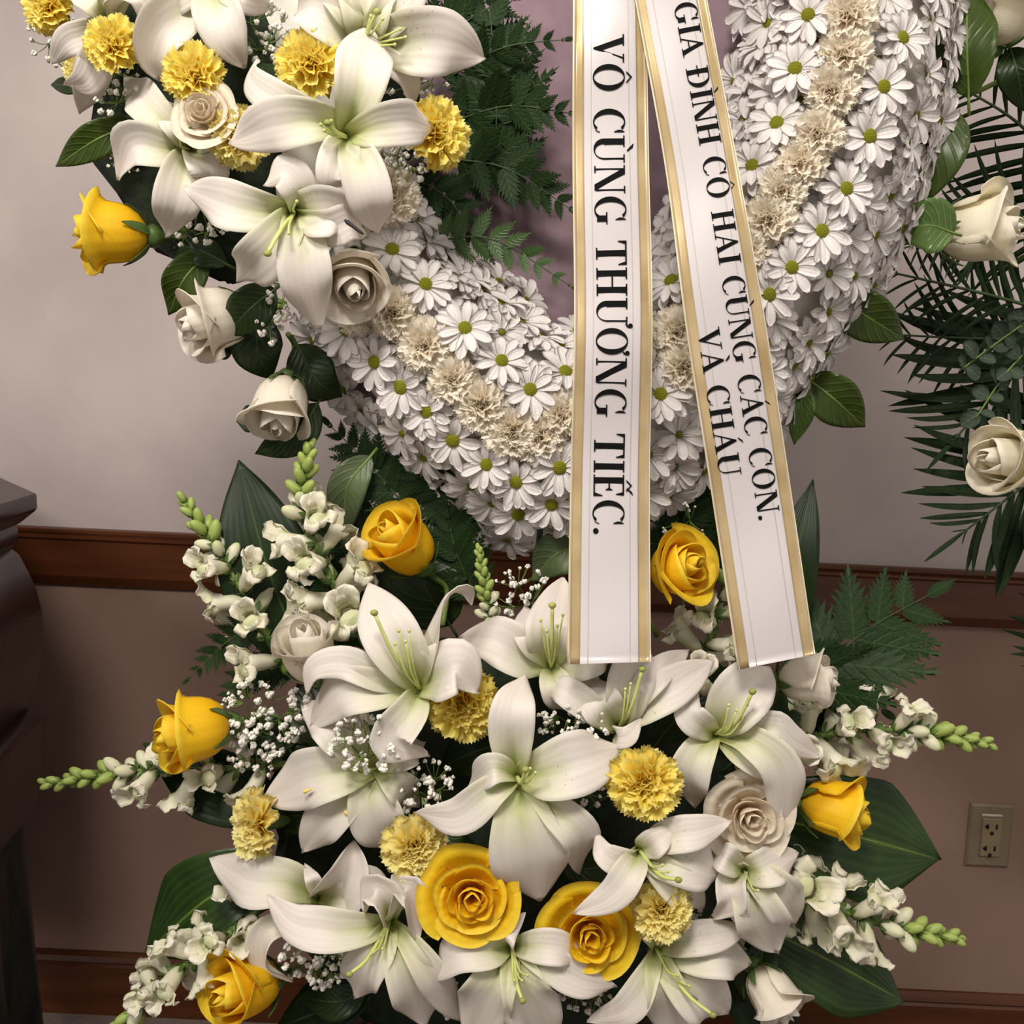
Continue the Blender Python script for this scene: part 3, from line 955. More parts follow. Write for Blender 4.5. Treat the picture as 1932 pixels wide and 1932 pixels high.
def babys_breath(label, px, py, d, rx, ry, n, seed, root=None, bl=7.0):
    rg = random.Random(seed)
    root = root or (px, py + ry * .6)
    r3 = P(root[0], root[1], d + .03)
    t = thing('babys_breath_spray', label, "baby's breath", r3, "sprays of baby's breath")
    mb = MB()
    hubs = []
    for k in range(max(3, n // 6)):
        a = rg.uniform(0, 6.28); q = rg.uniform(.2, .6)
        hp = P(px + rx * q * math.cos(a), py + ry * q * math.sin(a), d + rg.uniform(-.006, .012))
        hubs.append((hp, px + rx * q * math.cos(a), py + ry * q * math.sin(a)))
        mb.tube(catmull([r3, (r3 + hp) / 2 + Vector((rg.uniform(-.008, .008), rg.uniform(-.005, .005), 0)), hp], 5), .00055, 4, cap=False)
    for k in range(n):
        a = rg.uniform(0, 6.28); q = math.sqrt(rg.random())
        x, y = px + rx * q * math.cos(a), py + ry * q * math.sin(a)
        e = P(x, y, d + rg.uniform(-.016, .012))
        h = min(hubs, key=lambda hh: (hh[1] - x) ** 2 + (hh[2] - y) ** 2)[0]
        mb.tube(catmull([h, (h + e) / 2 + Vector((0, 0, -.002)), e], 4), .0004, 4, cap=False)
        s = S(bl, d) * rg.uniform(.45, 1.15)
        part('blossom', GYPSO, t, Matrix.Translation(e - r3) @ Matrix.Rotation(rg.uniform(0, 6), 4, 'Z') @ Matrix.Rotation(rg.uniform(0, 3), 4, 'X') @ Matrix.Diagonal((s, s, s, 1)))
    part('stems', mb.mesh('stems', STEM, r3), t, kind='stuff')
    return t

# ------------------------------------------------------------------ wreath: frame, fabric, daisies, cream carnations
WR_Y = 1.03
CENTRE = [(1500, -520, 165), (1585, -340, 170), (1610, -140, 172), (1603, 60, 175), (1572, 210, 178), (1512, 370, 180), (1425, 530, 172), (1335, 665, 165), (1225, 775, 172), (1085, 832, 198),
          (960, 780, 180), (860, 700, 172), (725, 560, 150), (640, 440, 150), (590, 300, 155), (560, 100, 160), (555, -140, 160), (580, -340, 160), (665, -520, 160)]
CL = catmull([(x, y, w) for x, y, w in CENTRE], 200)


def band(px, py):
    """nearest place on the wreath's centre line: index, signed offset t (outward positive), unit outward direction in the picture plane"""
    d2 = (CL[:, 0] - px) ** 2 + (CL[:, 1] - py) ** 2
    i = int(np.argmin(d2))
    j0, j1 = max(0, i - 1), min(len(CL) - 1, i + 1)
    tx, ty = CL[j1, 0] - CL[j0, 0], CL[j1, 1] - CL[j0, 1]
    L = math.hypot(tx, ty)
    nx, ny = -ty / L, tx / L
    if (CL[i, 0] + nx * 10 - 1090) ** 2 + (CL[i, 1] + ny * 10 - 250) ** 2 < (CL[i, 0] - 1090) ** 2 + (CL[i, 1] - 250) ** 2: nx, ny = -nx, -ny
    t = ((px - CL[i, 0]) * nx + (py - CL[i, 1]) * ny) / CL[i, 2]
    return i, t, (nx, ny)


def surf(px, py, lift=0.0):
    i, t, (nx, ny) = band(px, py)
    c = math.sqrt(max(0.0, 1 - min(1, t * t)))
    y = WR_Y - .072 * c - lift * max(.25, c)
    f = (nx * t * .95, -ny * t * .95, .35 + c)
    return y, f, t


mb = MB()
G = []
for k in range(0, 200, 3):
    x, y, w = CL[k]
    j0, j1 = max(0, k - 1), min(199, k + 1)
    tx, ty = CL[j1, 0] - CL[j0, 0], CL[j1, 1] - CL[j0, 1]
    L = math.hypot(tx, ty); nx, ny = -ty / L, tx / L
    row = []
    for a in np.linspace(0, 2 * math.pi, 18, endpoint=False):
        t, c = math.cos(a), math.sin(a)
        row.append(tuple(P(x + nx * w * .86 * t, y + ny * w * .86 * t, WR_Y - (.062 * c if c > 0 else .03 * c))))
    G.append(row)
mb.grid(np.array(G), wrap=True)
o3 = P(1085, 1030, WR_Y)
wf = thing('wreath_frame', 'heart-shaped foam wreath ring under the daisies', 'wreath', o3)
WREATH_BASE = noise_mat('wreath_wrap_pale', (0.66, 0.66, 0.58), (0.78, 0.76, 0.70), 60, 0.9)
part('foam_ring', mb.mesh('foam_ring', WREATH_BASE, o3), wf)
# wire easel that carries wreath and spray
mb = MB()
ea = thing('wire_easel', 'dark green wire easel behind the wreath and the lower spray', 'easel', Vector((0.06, 1.2, 0)))
for (a, b) in ((((1085, 60), 1.14), ((900, 2700), 1.12)), (((1085, 60), 1.14), ((1270, 2700), 1.12)), (((1085, 60), 1.15), ((1085, 2300), 1.55))):
    A, B = P(a[0][0], a[0][1], a[1]), P(b[0][0], b[0][1], b[1])
    k = (A.z - 0.0) / max(1e-6, (A.z - B.z)); B = A + (B - A) * k
    part('easel_leg', MB().tube([A, B], .004, 8).mesh('easel_leg', STEM_D, ea.location), ea)

# mauve fabric in the heart's opening
MAUVE = noise_mat('fabric_mauve', srgb(126, 105, 114), srgb(142, 120, 128), 26, 0.75, 0.12, spec=0.25)
rg = random.Random(11)
waves = [(rg.uniform(.014, .075), rg.uniform(0, 6.28), rg.uniform(0, 6.28), rg.uniform(.0004, .0014)) for _ in range(26)]
G = []
for v in np.linspace(-460, 760, 150):
    row = []
    for u in np.linspace(640, 1560, 130):
        crump = min(1, max(0.12, (1100 - u) / 200)) * min(1, max(.15, (v - 100) / 250))
        dz = (sum(a * (1 - abs(math.sin(k * (u * math.cos(th) + v * math.sin(th)) * .8 + ph))) ** 1.5 for k, th, ph, a in waves) - .006) * crump * 5.0
        row.append(tuple(P(u, v, 1.085 - dz + .012 * math.sin(u * .011))))
    G.append(row)
o3 = P(1090, 760, 1.085)
fb = part('mauve_fabric', MB().shell(np.array(G), .001).mesh('mauve_fabric', MAUVE))
tag(fb, 'crumpled mauve fabric filling the opening of the wreath', 'fabric')

rgd = random.Random(77)
PLACED = []


def put_daisies(row, spots, group, disc=1.0, size=58, lift=.024, jit=0.16):
    for k, sp in enumerate(spots):
        px, py = sp[0], sp[1]
        y, f, t = surf(px, py, lift)
        f = (f[0] + rgd.uniform(-jit, jit), f[1] + rgd.uniform(-jit, jit) + .06, f[2])
        if len(sp) > 2: f = sp[2]
        daisy('white daisy, %s %s' % (ORD[k], row), px, py, y, facing(*f), size * rgd.uniform(.95, 1.06), rgd, group, disc)
        PLACED.append((px, py))


G_D = 'white daisies of the wreath'
put_daisies("from the top in the inner row of the wreath's right arm", [(1524, 30), (1500, 132), (1466, 234), (1420, 314)], G_D)
put_daisies("from the top in the outer row of the wreath's right arm", [(1700, 73), (1665, 165), (1638, 258), (1594, 357), (1548, 437), (1492, 505), (1450, 556)], G_D)
put_daisies('from the top between the two ribbons', [(1268, 532), (1245, 745)], G_D)
put_daisies("from upper left in the inner row of the wreath's left arm", [(740, 473), (802, 538), (877, 621), (946, 682), (1000, 736), (1066, 703)], G_D)
put_daisies("from upper left in the outer row of the wreath's left arm", [(655, 622), (709, 682), (758, 730), (806, 776), (855, 829), (919, 876), (975, 908), (1056, 881)], G_D)
put_daisies("in the lowest row at the wreath's tip", [(978, 968), (1040, 950)], G_D)

CREAM = [(668, 590, 42), (742, 590, 48), (800, 648, 50), (850, 716, 46), (905, 765, 50), (962, 815, 52), (1020, 820, 50), (1062, 775, 46), (1150, 815, 50), (1275, 620, 48), (1292, 690, 46), (1350, 610, 46),
         (1405, 470, 46), (1455, 408, 48), (1480, 352, 44), (1512, 300, 48), (1545, 248, 46), (1572, 165, 48), (1597, 95, 50), (1605, 20, 50), (1612, -45, 46)]
for k, (px, py, sz) in enumerate(CREAM):
    y, f, t = surf(px, py, .026)
    f = (f[0] + rgd.uniform(-.2, .2), f[1] + rgd.uniform(-.2, .2), f[2])
    carnation('cream_carnation', 'cream carnation, %s along the wreath from its left arm round to its right' % (ORD[k] if k < len(ORD) else 'last'), px, py, y, f, sz * 1.12, CARN_C, 31 + k % 3, rgd.uniform(0, 6), 'cream carnations of the wreath')
    PLACED.append((px, py))

# daisies turned outwards along both rims and in the gaps
def nth(k):
    k += 1
    return '%d%s' % (k, 'th' if 10 < k % 100 < 14 else {1: 'st', 2: 'nd', 3: 'rd'}.get(k % 10, 'th'))


ROWS = ((1.08, 42, 36, 'outermost fringe'), (.88, 46, 38, 'outer edge row'), (-.88, 46, 38, 'inner edge row'), (-1.06, 42, 36, 'innermost fringe'), (.66, 52, 44, 'outer packed row'),
        (-.66, 52, 44, 'inner packed row'), (.38, 56, 46, 'outer loose row'), (-.38, 56, 46, 'inner loose row'), (.0, 60, 50, 'carnation gaps'))
for tt, step, gap, text in ROWS:
    acc = 0.0
    found = {'right': [], 'left': []}
    for k in range(1, 199):
        acc += math.hypot(CL[k, 0] - CL[k - 1, 0], CL[k, 1] - CL[k - 1, 1])
        if acc < step: continue
        tx, ty = CL[k + 1, 0] - CL[k - 1, 0], CL[k + 1, 1] - CL[k - 1, 1]
        L = math.hypot(tx, ty); nx, ny = -ty / L, tx / L
        x, y = CL[k, 0], CL[k, 1]
        if (x + nx * 10 - 1090) ** 2 + (y + ny * 10 - 250) ** 2 < (x - 1090) ** 2 + (y - 250) ** 2: nx, ny = -nx, -ny
        px, py = x + nx * CL[k, 2] * tt + rgd.uniform(-6, 6), y + ny * CL[k, 2] * tt + rgd.uniform(-6, 6)
        if py < -230 or (px < 690 and py < 560 and tt < 0) or (px < 590 and py < 620) or (px < 640 and py < 400): continue
        if 1100 < px < 1210 and -1.2 < tt < 1.0: continue
        if min(math.hypot(px - a, py - b) for a, b in PLACED) < gap: continue
        acc = 0.0
        found['right' if px > 1150 else 'left'].append((px, py))
        PLACED.append((px, py))
    for side, spots in found.items():
        spots = sorted(spots, key=lambda q: q[1])
        seen = [q for q in spots if q[1] > -38]
        for (px, py) in spots:
            y, f, t = surf(px, py, .006)
            m = abs(tt)
            if m > 1: y += .012
            k1 = 1.15 if m > .8 else .9
            f = (f[0] * k1 + rgd.uniform(-.3, .3), f[1] * k1 + rgd.uniform(-.3, .3), max(.85, f[2]))
            if py > -38:
                lab, grp = 'white daisy, %s from the top, %s, %s arm of wreath' % (nth(seen.index((px, py))), text, side), 'white daisies filling the wreath'
            else:
                lab, grp = "white daisy of the wreath's %s arm hidden above the top edge" % side, 'daisies above the top edge, %s arm' % side
            daisy(lab, px, py, y, facing(*f), 56 * rgd.uniform(.94, 1.08), rgd, grp, disc=.6 if m > .8 else .45)

# ------------------------------------------------------------------ ribbons with lettering
SATIN = noise_mat('ribbon_satin_white', (0.545, 0.51, 0.51), (0.565, 0.53, 0.53), 6, 0.36, 0.0, spec=0.45, coat=0.15)
GOLD = noise_mat('ribbon_gold_stripe', (0.42, 0.30, 0.13), (0.66, 0.51, 0.28), 16, 0.24, 0.0, metallic=0.35, spec=0.8, coat=0.6, stretch=(1, 1, 1))
GOLD_E = noise_mat('ribbon_gold_edge', (0.72, 0.58, 0.32), (0.80, 0.68, 0.44), 10, 0.4, metallic=0.25)
PINLINE = noise_mat('ribbon_pin_line', (0.44, 0.41, 0.42), (0.48, 0.45, 0.46), 10, 0.5)
INK = noise_mat('ink_black', (0.004, 0.004, 0.004), (0.006, 0.006, 0.006), 40, 0.8, spec=0.1)


class Ribbon:
    def __init__(self, spine, label, waves):
        # spine: (px, py, depth, half width px)
        self.C = catmull([(x, y, d) for x, y, d, w in spine], 240)
        self.W = catmull([(y, w, 0) for x, y, d, w in spine], 240)[:, 1]
        self.len = np.concatenate([[0], np.cumsum(np.hypot(np.diff(self.C[:, 0]), np.diff(self.C[:, 1])))])
        self.waves = waves
        x, y, d, _ = spine[-1]
        self.o = P(x, y, d)
        self.t = thing('printed_ribbon', label, 'ribbon', self.o, 'printed ribbons across the wreath')
        self.skew = 0.0

    def at(self, a, b, lift=0.0):
        """a: px along the ribbon from its start, b: -1..1 across (right edge +1)"""
        k = np.interp(a, self.len, np.arange(240))
        i = min(238, int(k)); f = k - i
        c = self.C[i] * (1 - f) + self.C[i + 1] * f
        w = self.W[i] * (1 - f) + self.W[i + 1] * f
        tx, ty = self.C[i + 1, 0] - self.C[i, 0], self.C[i + 1, 1] - self.C[i, 1]
        L = math.hypot(tx, ty); nx, ny = ty / L, -tx / L
        if nx < 0: nx, ny = -nx, -ny
        dd = c[2] + .0045 * b * b - lift + sum(A * math.sin(kk * a + ph + cc * b) for A, kk, ph, cc in self.waves)
        return P(c[0] + nx * w * b, c[1] + ny * w * b + self.skew * b * max(0, (a - self.len[-1] + 60) / 60), dd)

    def strip(self, nm, b0, b1, mat, lift, nb, na=110, thick=.0004):
        G = [[tuple(self.at(a, b, lift)) for b in np.linspace(b0, b1, nb)] for a in np.linspace(0, self.len[-1], na)]
        return part(nm, MB().shell(np.array(G), thick).mesh(nm, mat, self.o), self.t)

    def dress(self):
        self.strip('satin_band', -1, 1, SATIN, 0, 15)
        for s in (-1, 1):
            self.strip('gold_stripe', s * .70, s * .94, GOLD, .0007, 5, 120)
            self.strip('gold_edge', s * .965, s * 1.0, GOLD_E, .0007, 3, 60)
            self.strip('pin_line', s * .50, s * .512, PINLINE, .0005, 2, 60, .0002)

    def write(self, text, a0, a1, b_mid, cap_px):
        """lettering that reads downwards: tops of the letters towards the right edge; a0..a1 px along, cap_px letter height"""
        adv = sum(GLYPH_W[ch] for ch in text)
        k = (a1 - a0) / adv
        x = 0.0
        for ch in text:
            if ch != ' ':
                v, f = glyph(ch)
                pts = []
                for (gx, gy) in v:
                    a = a0 + (x + gx) * k
                    w = float(np.interp(a, self.len, self.W))
                    pts.append(self.at(a, b_mid + (gy - .5) * cap_px / w, .0011))
                back = [self_p + Vector((0, .0003, 0)) for self_p in pts]
                n = len(pts)
                me = mesh_raw('letter', [tuple(p - self.o) for p in pts + back], f + [tuple(i + n for i in reversed(q)) for q in f], INK, smooth=False)
                part('letter', me, self.t, label='black printed letter ' + BASE.get(ch, (ch,))[0].lower() if ch != '.' else 'black printed full stop')
            x += GLYPH_W[ch]


BASE = {'Ô': ('O', '^'), 'Ù': ('U', '`'), 'Ư': ('U', 'h'), 'Ơ': ('O', 'h'), 'Ế': ('E', '^', "'"), 'Đ': ('D', '-'), 'Ì': ('I', '`'), 'Á': ('A', "'"), 'À': ('A', '`')}
GLYPH_W = {'I': .44, 'H': .95, 'T': .82, 'E': .78, 'N': .95, 'V': .86, 'A': .88, 'U': .90, 'O': .94, 'C': .86, 'G': .95, 'D': .93, '.': .30, ' ': .44}
for q, b in BASE.items(): GLYPH_W[q] = GLYPH_W[b[0]]


def glyph(ch):
    """high-contrast serif capital, cap height 1: vertices and faces"""
    v, f = [], []

    def poly(*p):
        b = len(v); v.extend(p); f.append(tuple(range(b, b + len(p))))

    def rect(x0, y0, x1, y1):  # cut along its length so that it can follow the ribbon
        poly((x0, y0), (x1, y0), (x1, y1), (x0, y1))

    def ring(cx, cy, rx, ry, ix, iy, a0, a1, dx=0.0, n=26):
        b = len(v)
        for i in range(n + 1):
            a = math.radians(a0 + (a1 - a0) * i / n)
            v.append((cx + rx * math.cos(a), cy + ry * math.sin(a)))
            v.append((cx + dx + ix * math.cos(a), cy + iy * math.sin(a)))
        for i in range(n): f.append((b + 2 * i, b + 2 * i + 2, b + 2 * i + 3, b + 2 * i + 1))

    T, t, sh = .19, .05, .045

    def stem(x, y0=0.0, y1=1.0, w=T, s0=True, s1=True, o=.085):
        rect(x, y0, x + w, y1)
        if s0: rect(x - o, y0, x, y0 + sh); rect(x + w, y0, x + w + o, y0 + sh)
        if s1: rect(x - o, y1 - sh, x, y1); rect(x + w, y1 - sh, x + w + o, y1)
    base = BASE.get(ch, (ch,))
    c = base[0]; marks = base[1:]
    W_ = GLYPH_W[ch]; mx = W_ / 2 - .02
    if c == 'I': stem(.13)
    elif c == 'H':
        stem(.12); stem(.63); rect(.285, .49, .63, .49 + t)
    elif c == 'T':
        stem(.32, 0, 1, T, True, False); rect(.03, 1 - t, .32, 1); rect(.485, 1 - t, .775, 1)
        poly((.03, 1 - t), (.03, .72), (.055, .72), (.13, 1 - t)); poly((.775, 1 - t), (.675, 1 - t), (.75, .72), (.775, .72))
    elif c == 'E':
        stem(.12, s0=False, s1=False); rect(.035, 0, .12, sh); rect(.035, 1 - sh, .12, 1)
        rect(.285, 0, .70, t); rect(.285, 1 - t, .68, 1); rect(.285, .49, .52, .49 + t)
        poly((.70, t), (.59, t), (.675, .30), (.70, .30)); poly((.68, 1 - t), (.655, .74), (.63, .74), (.58, 1 - t))
        poly((.52, .40), (.52, .62), (.495, .62), (.45, .53), (.45, .49), (.495, .40))
    elif c == 'N':
        rect(.13, 0, .13 + t, 1 - sh); rect(.05, 0, .13, sh); rect(.13 + t, 0, .26, sh); rect(.03, 1 - sh, .17, 1)
        poly((.10, 1), (.31, 1), (.815, 0), (.62, 0))
        rect(.775, .05, .775 + t, 1 - sh); rect(.68, 1 - sh, .90, 1)
    elif c == 'V':
        poly((.07, 1), (.26, 1), (.50, .22), (.44, 0), (.40, 0)); poly((.40, 0), (.44, 0), (.76, 1), (.71, 1), (.44, .16))
        rect(-.01, 1 - sh, .34, 1); rect(.60, 1 - sh, .86, 1)
    elif c == 'A':
        poly((.08, 0), (.125, 0), (.425, .88), (.43, 1), (.41, 1)); poly((.41, 1), (.47, 1), (.80, 0), (.61, 0), (.385, .80))
        rect(.21, .32, .62, .32 + t); rect(0, 0, .24, sh); rect(.52, 0, .88, sh)
    elif c == 'U':
        rect(.11, .32, .11 + T, 1); rect(.02, 1 - sh, .37, 1)
        ring(.43, .32, .32, .335, .2165, .285, 180, 360, dx=.0615)
        rect(.708, .32, .708 + t, 1); rect(.60, 1 - sh, .86, 1)
    elif c == 'O':
        ring(.46, .5, .41, .525, .245, .485, 0, 360, n=40)
    elif c in 'CG':
        ring(.46, .5, .41, .525, .245, .485, 52, 308 if c == 'C' else 318, n=34)
        poly((.715, .91), (.70, .80), (.755, .66), (.775, .66), (.775, 1.0), (.755, 1.0))
        if c == 'C': poly((.715, .09), (.76, .20), (.785, .20), (.755, .11), (.70, .03))
        else: rect(.63, .06, .63 + T, .40); rect(.53, .40 - sh, .90, .40)
    elif c == 'D':
        stem(.12, s0=False, s1=False); rect(.035, 0, .12, sh); rect(.035, 1 - sh, .12, 1)
        rect(.285, 0, .46, t); rect(.285, 1 - t, .46, 1)
        ring(.44, .5, .42, .50, .255, .46, -90, 90)
    elif c == '.':
        ring(.14, .09, .09, .09, .001, .001, 0, 360, n=14)
    for m in marks:
        if m == '^':
            poly((mx - .18, 1.07), (mx - .12, 1.07), (mx + .01, 1.20), (mx, 1.26)); poly((mx + .0, 1.26), (mx + .01, 1.20), (mx + .14, 1.07), (mx + .20, 1.07))
        if m == '`': poly((mx - .17, 1.29), (mx - .03, 1.26), (mx + .09, 1.08), (mx + .04, 1.07))
        if m == "'":
            k = .16 if '^' in marks else 0
            poly((mx - .04 + k, 1.08), (mx - .09 + k, 1.09), (mx + .04 + k, 1.26), (mx + .16 + k, 1.30))
        if m == 'h':
            hx, hy = (.86, 1.04) if c == 'U' else (.80, .95)
            ring(hx + .02, hy + .06, .075, .075, .001, .001, 0, 360, n=12); poly((hx + .09, hy + .05), (hx + .06, hy - .06), (hx - .06, hy - .12), (hx - .05, hy - .10), (hx + .02, hy))
        if m == '-': rect(-.03, .49, .42, .49 + .05)
    return v, f


R1 = Ribbon([(1140, -400, .915, 68), (1149, -90, .905, 69), (1150, 0, .905, 69), (1152, 300, .893, 72), (1157, 600, .888, 74), (1151, 900, .888, 75), (1149, 1251, .868, 79)],
            'white satin ribbon with gold edges hanging straight down over the wreath', [(.0040, .010, .4, .3), (.0014, .021, 1.0, .8)])
R1.skew = -3.0
R1.dress()
R1.write('VÔ CÙNG THƯƠNG TIẾC.', 465, 1412, -.03, 58)
R2 = Ribbon([(1195, -400, .908, 66), (1250, -90, .897, 67), (1266, 0, .895, 67), (1321, 300, .884, 68), (1367, 600, .880, 75), (1413, 900, .882, 75), (1465, 1249, .872, 74)],
            'white satin ribbon with gold edges slanting down to the right', [(.0038, .009, 2.0, .4), (.0013, .019, .2, .9)])
R2.skew = -4.0
R2.dress()
R2.write('GIA ĐÌNH CÔ HAI CÙNG CÁC CON.', 413, 1405, .36, 42)
R2.write('VÀ CHÁU', 1029, 1312, -.45, 42)

# ------------------------------------------------------------------ upper left spray
# dark foam that holds the stems
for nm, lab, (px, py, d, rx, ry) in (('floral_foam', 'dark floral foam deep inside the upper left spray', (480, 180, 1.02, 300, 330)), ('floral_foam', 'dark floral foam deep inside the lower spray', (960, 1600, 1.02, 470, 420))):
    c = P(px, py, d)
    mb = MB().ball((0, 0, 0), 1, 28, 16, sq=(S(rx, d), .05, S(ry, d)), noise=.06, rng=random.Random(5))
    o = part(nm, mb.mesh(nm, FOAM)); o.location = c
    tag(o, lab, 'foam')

lily('white lily with a large blunt petal reaching right, at the top of the upper spray', (690, 85), .915, [
    ([(770, 80), (850, 82), (912, 108)], 118, .02), ([(690, 20), (695, -90)], 112, .02), ([(640, 45), (590, 10), (556, 28)], 96, .01, {'cup': (.6, .4, .6)}),
    ([(650, 10), (610, -70)], 70, .03), ([(740, 20), (800, -60)], 86, .03), ([(735, 115), (772, 150), (778, 208)], 46, .01, {'rise': .01})],
    [(755, 55), (722, 36), (745, 84), (700, 30), (765, 70)], (712, 22))
lily('white lily at the heart of the upper spray with a petal pointing straight up', (652, 258), .875, [
    ([(672, 190), (686, 120), (697, 48)], 104, .03, {'ruffle': .03}), ([(600, 230), (520, 235), (431, 270)], 96, .015), ([(590, 215), (520, 185), (473, 150), (487, 112)], 66, .035, {'rise': .0}),
    ([(710, 240), (770, 232), (820, 245)], 82, .03), ([(640, 300), (630, 340), (655, 352)], 78, -.005), ([(680, 310), (700, 380), (714, 442)], 88, .02)],
    [(605, 235), (612, 246), (625, 228)], (618, 232))
lily('white lily of the upper spray with one petal hanging over the daisies', (556, 400), .885, [
    ([(500, 400), (430, 385), (347, 352)], 92, .01), ([(568, 450), (578, 530), (604, 622)], 100, .012), ([(530, 440), (490, 490), (447, 532)], 96, .03, {'ruffle': .08}),
    ([(600, 400), (640, 405), (668, 440)], 96, .0, {'cup': (.8, .5, .3)}), ([(565, 360), (535, 322), (497, 350)], 72, -.01), ([(620, 430), (660, 420), (690, 445)], 70, .02)],
    [(520, 450), (508, 470), (560, 380), (545, 440)], (505, 478), anthers=[(650, 415, 686, 442, -.034, ANTHER_D)])
lily('shaded white lily at the left of the upper spray beside the leaf', (358, 282), .935, [
    ([(345, 330), (330, 390), (312, 444)], 88, .01), ([(310, 280), (250, 275), (224, 340)], 80, .01, {'cup': (.6, .4, .5)}), ([(320, 240), (275, 195), (238, 143)], 74, .03),
    ([(335, 240), (305, 185)], 56, .01), ([(385, 300), (395, 330), (372, 346)], 74, .005), ([(390, 250), (420, 230)], 60, .02)], [(340, 262)])
lily('white lily cut by the top edge, petals drooping between two carnations', (405, -30), .925, [
    ([(350, 15), (300, 60), (288, 110), (302, 152)], 92, .0, {'cup': (.5, .5, .8)}), ([(410, 20), (430, 75), (462, 128)], 90, .005), ([(460, -10), (517, 14)], 66, .02),
    ([(350, -60), (300, -100)], 80, .02), ([(400, -100), (405, -160)], 80, .02), ([(340, -10), (292, 20)], 60, .02)])
lily('white lily in the top left corner behind the carnation', (208, 45), .945, [
    ([(235, -5), (268, 0), (272, 48)], 62, -.01, {'cup': (.8, 1.0, 1.2)}), ([(160, 65), (125, 80), (98, 120)], 54, .0), ([(185, 110), (160, 155), (122, 160)], 60, -.0),
    ([(180, 120), (150, 215)], 66, .02), ([(180, 0), (150, -30)], 70, .02), ([(215, -20), (220, -70)], 70, .02)])

G_C = 'yellow carnations of the two sprays'
for k, (lab, px, py, d, f, sz, m) in enumerate((
        ('yellow carnation facing the viewer near the top left corner', 205, 75, .905, (-.1, .15, 1), 56, CARN_Y),
        ('yellow carnation facing the viewer just above the cream rose', 362, 132, .90, (-.05, .1, 1), 60, CARN_Y),
        ('largest yellow carnation of the upper spray, left of the top lily', 583, 110, .895, (.0, .1, 1), 68, CARN_Y),
        ('yellow carnation half hidden behind a long lily petal', 452, 256, .905, (.35, -.15, .8), 62, CARN_P),
        ('yellow carnation turned right at the right edge of the upper spray', 836, 246, .91, (.75, .1, .75), 70, CARN_Y),
        ('yellow carnation cut by the top left corner of the frame', 82, 8, .96, (-.3, -.1, 1), 52, CARN_Y),
        ('pale yellow carnation peeping out below the corner lily', 140, 132, .97, (-.5, -.2, .8), 34, CARN_P),
        ('yellow carnation under the broad lily petal, left of centre in the lower spray', 876, 1334, .902, (.15, -.20, .95), 78, CARN_Y),
        ('yellow carnation right of the central lower lily', 1218, 1480, .865, (.0, .1, 1), 76, CARN_Y),
        ('yellow carnation turned left at the left edge of the lower spray', 470, 1556, .93, (-.75, .1, .66), 74, CARN_P),
        ('yellow carnation above the left open yellow rose', 782, 1604, .888, (.1, .0, 1), 68, CARN_P),
        ('yellow carnation right of the right open yellow rose', 1252, 1720, .862, (.0, .10, 1), 66, CARN_P))):
    carnation('yellow_carnation', lab, px, py, d, f, sz, m, 41 + k % 4, k * 1.3, G_C)
carnation('cream_carnation', 'cream carnation below the right lily petals at the edge of the daisies', 745, 370, .935, (.5, -.2, .9), 58, CARN_C, 33, 1.0)

rose('cream_rose', 'cream rose, open, in the upper spray below the middle carnation', 386, 216, .90, (-.05, .1, 1), 56, 'open', ROSE_C, 3, .5, group='white and cream roses')
rose('white_rose', 'white rose between the hanging lily petal and the first daisies', 668, 526, .915, (.15, -.55, .70), 62, 'bud', ROSE_W, 5, .2, group='white and cream roses')
G_Y = 'yellow roses of the two sprays'
rose('yellow_rose', 'yellow rose pointing left beside the upper spray, against the wall', 216, 442, .96, (-.93, -.05, .36), 62, 'bud', ROSE_Y, 1, .4, (330, 470, .99), G_Y)
rose('white_rose', 'white rose pointing down left, below the yellow rose by the wall', 408, 602, .96, (-.70, -.30, .6), 62, 'bud', ROSE_W, 2, 1.1, (470, 550, 1.0), 'white and cream roses')
rose('white_rose', 'white rose hanging head down beside the wreath on a green stem', 533, 762, .97, (-.05, -.85, .5), 58, 'bud', ROSE_W, 3, 2.0, (543, 630, 1.0), 'white and cream roses')

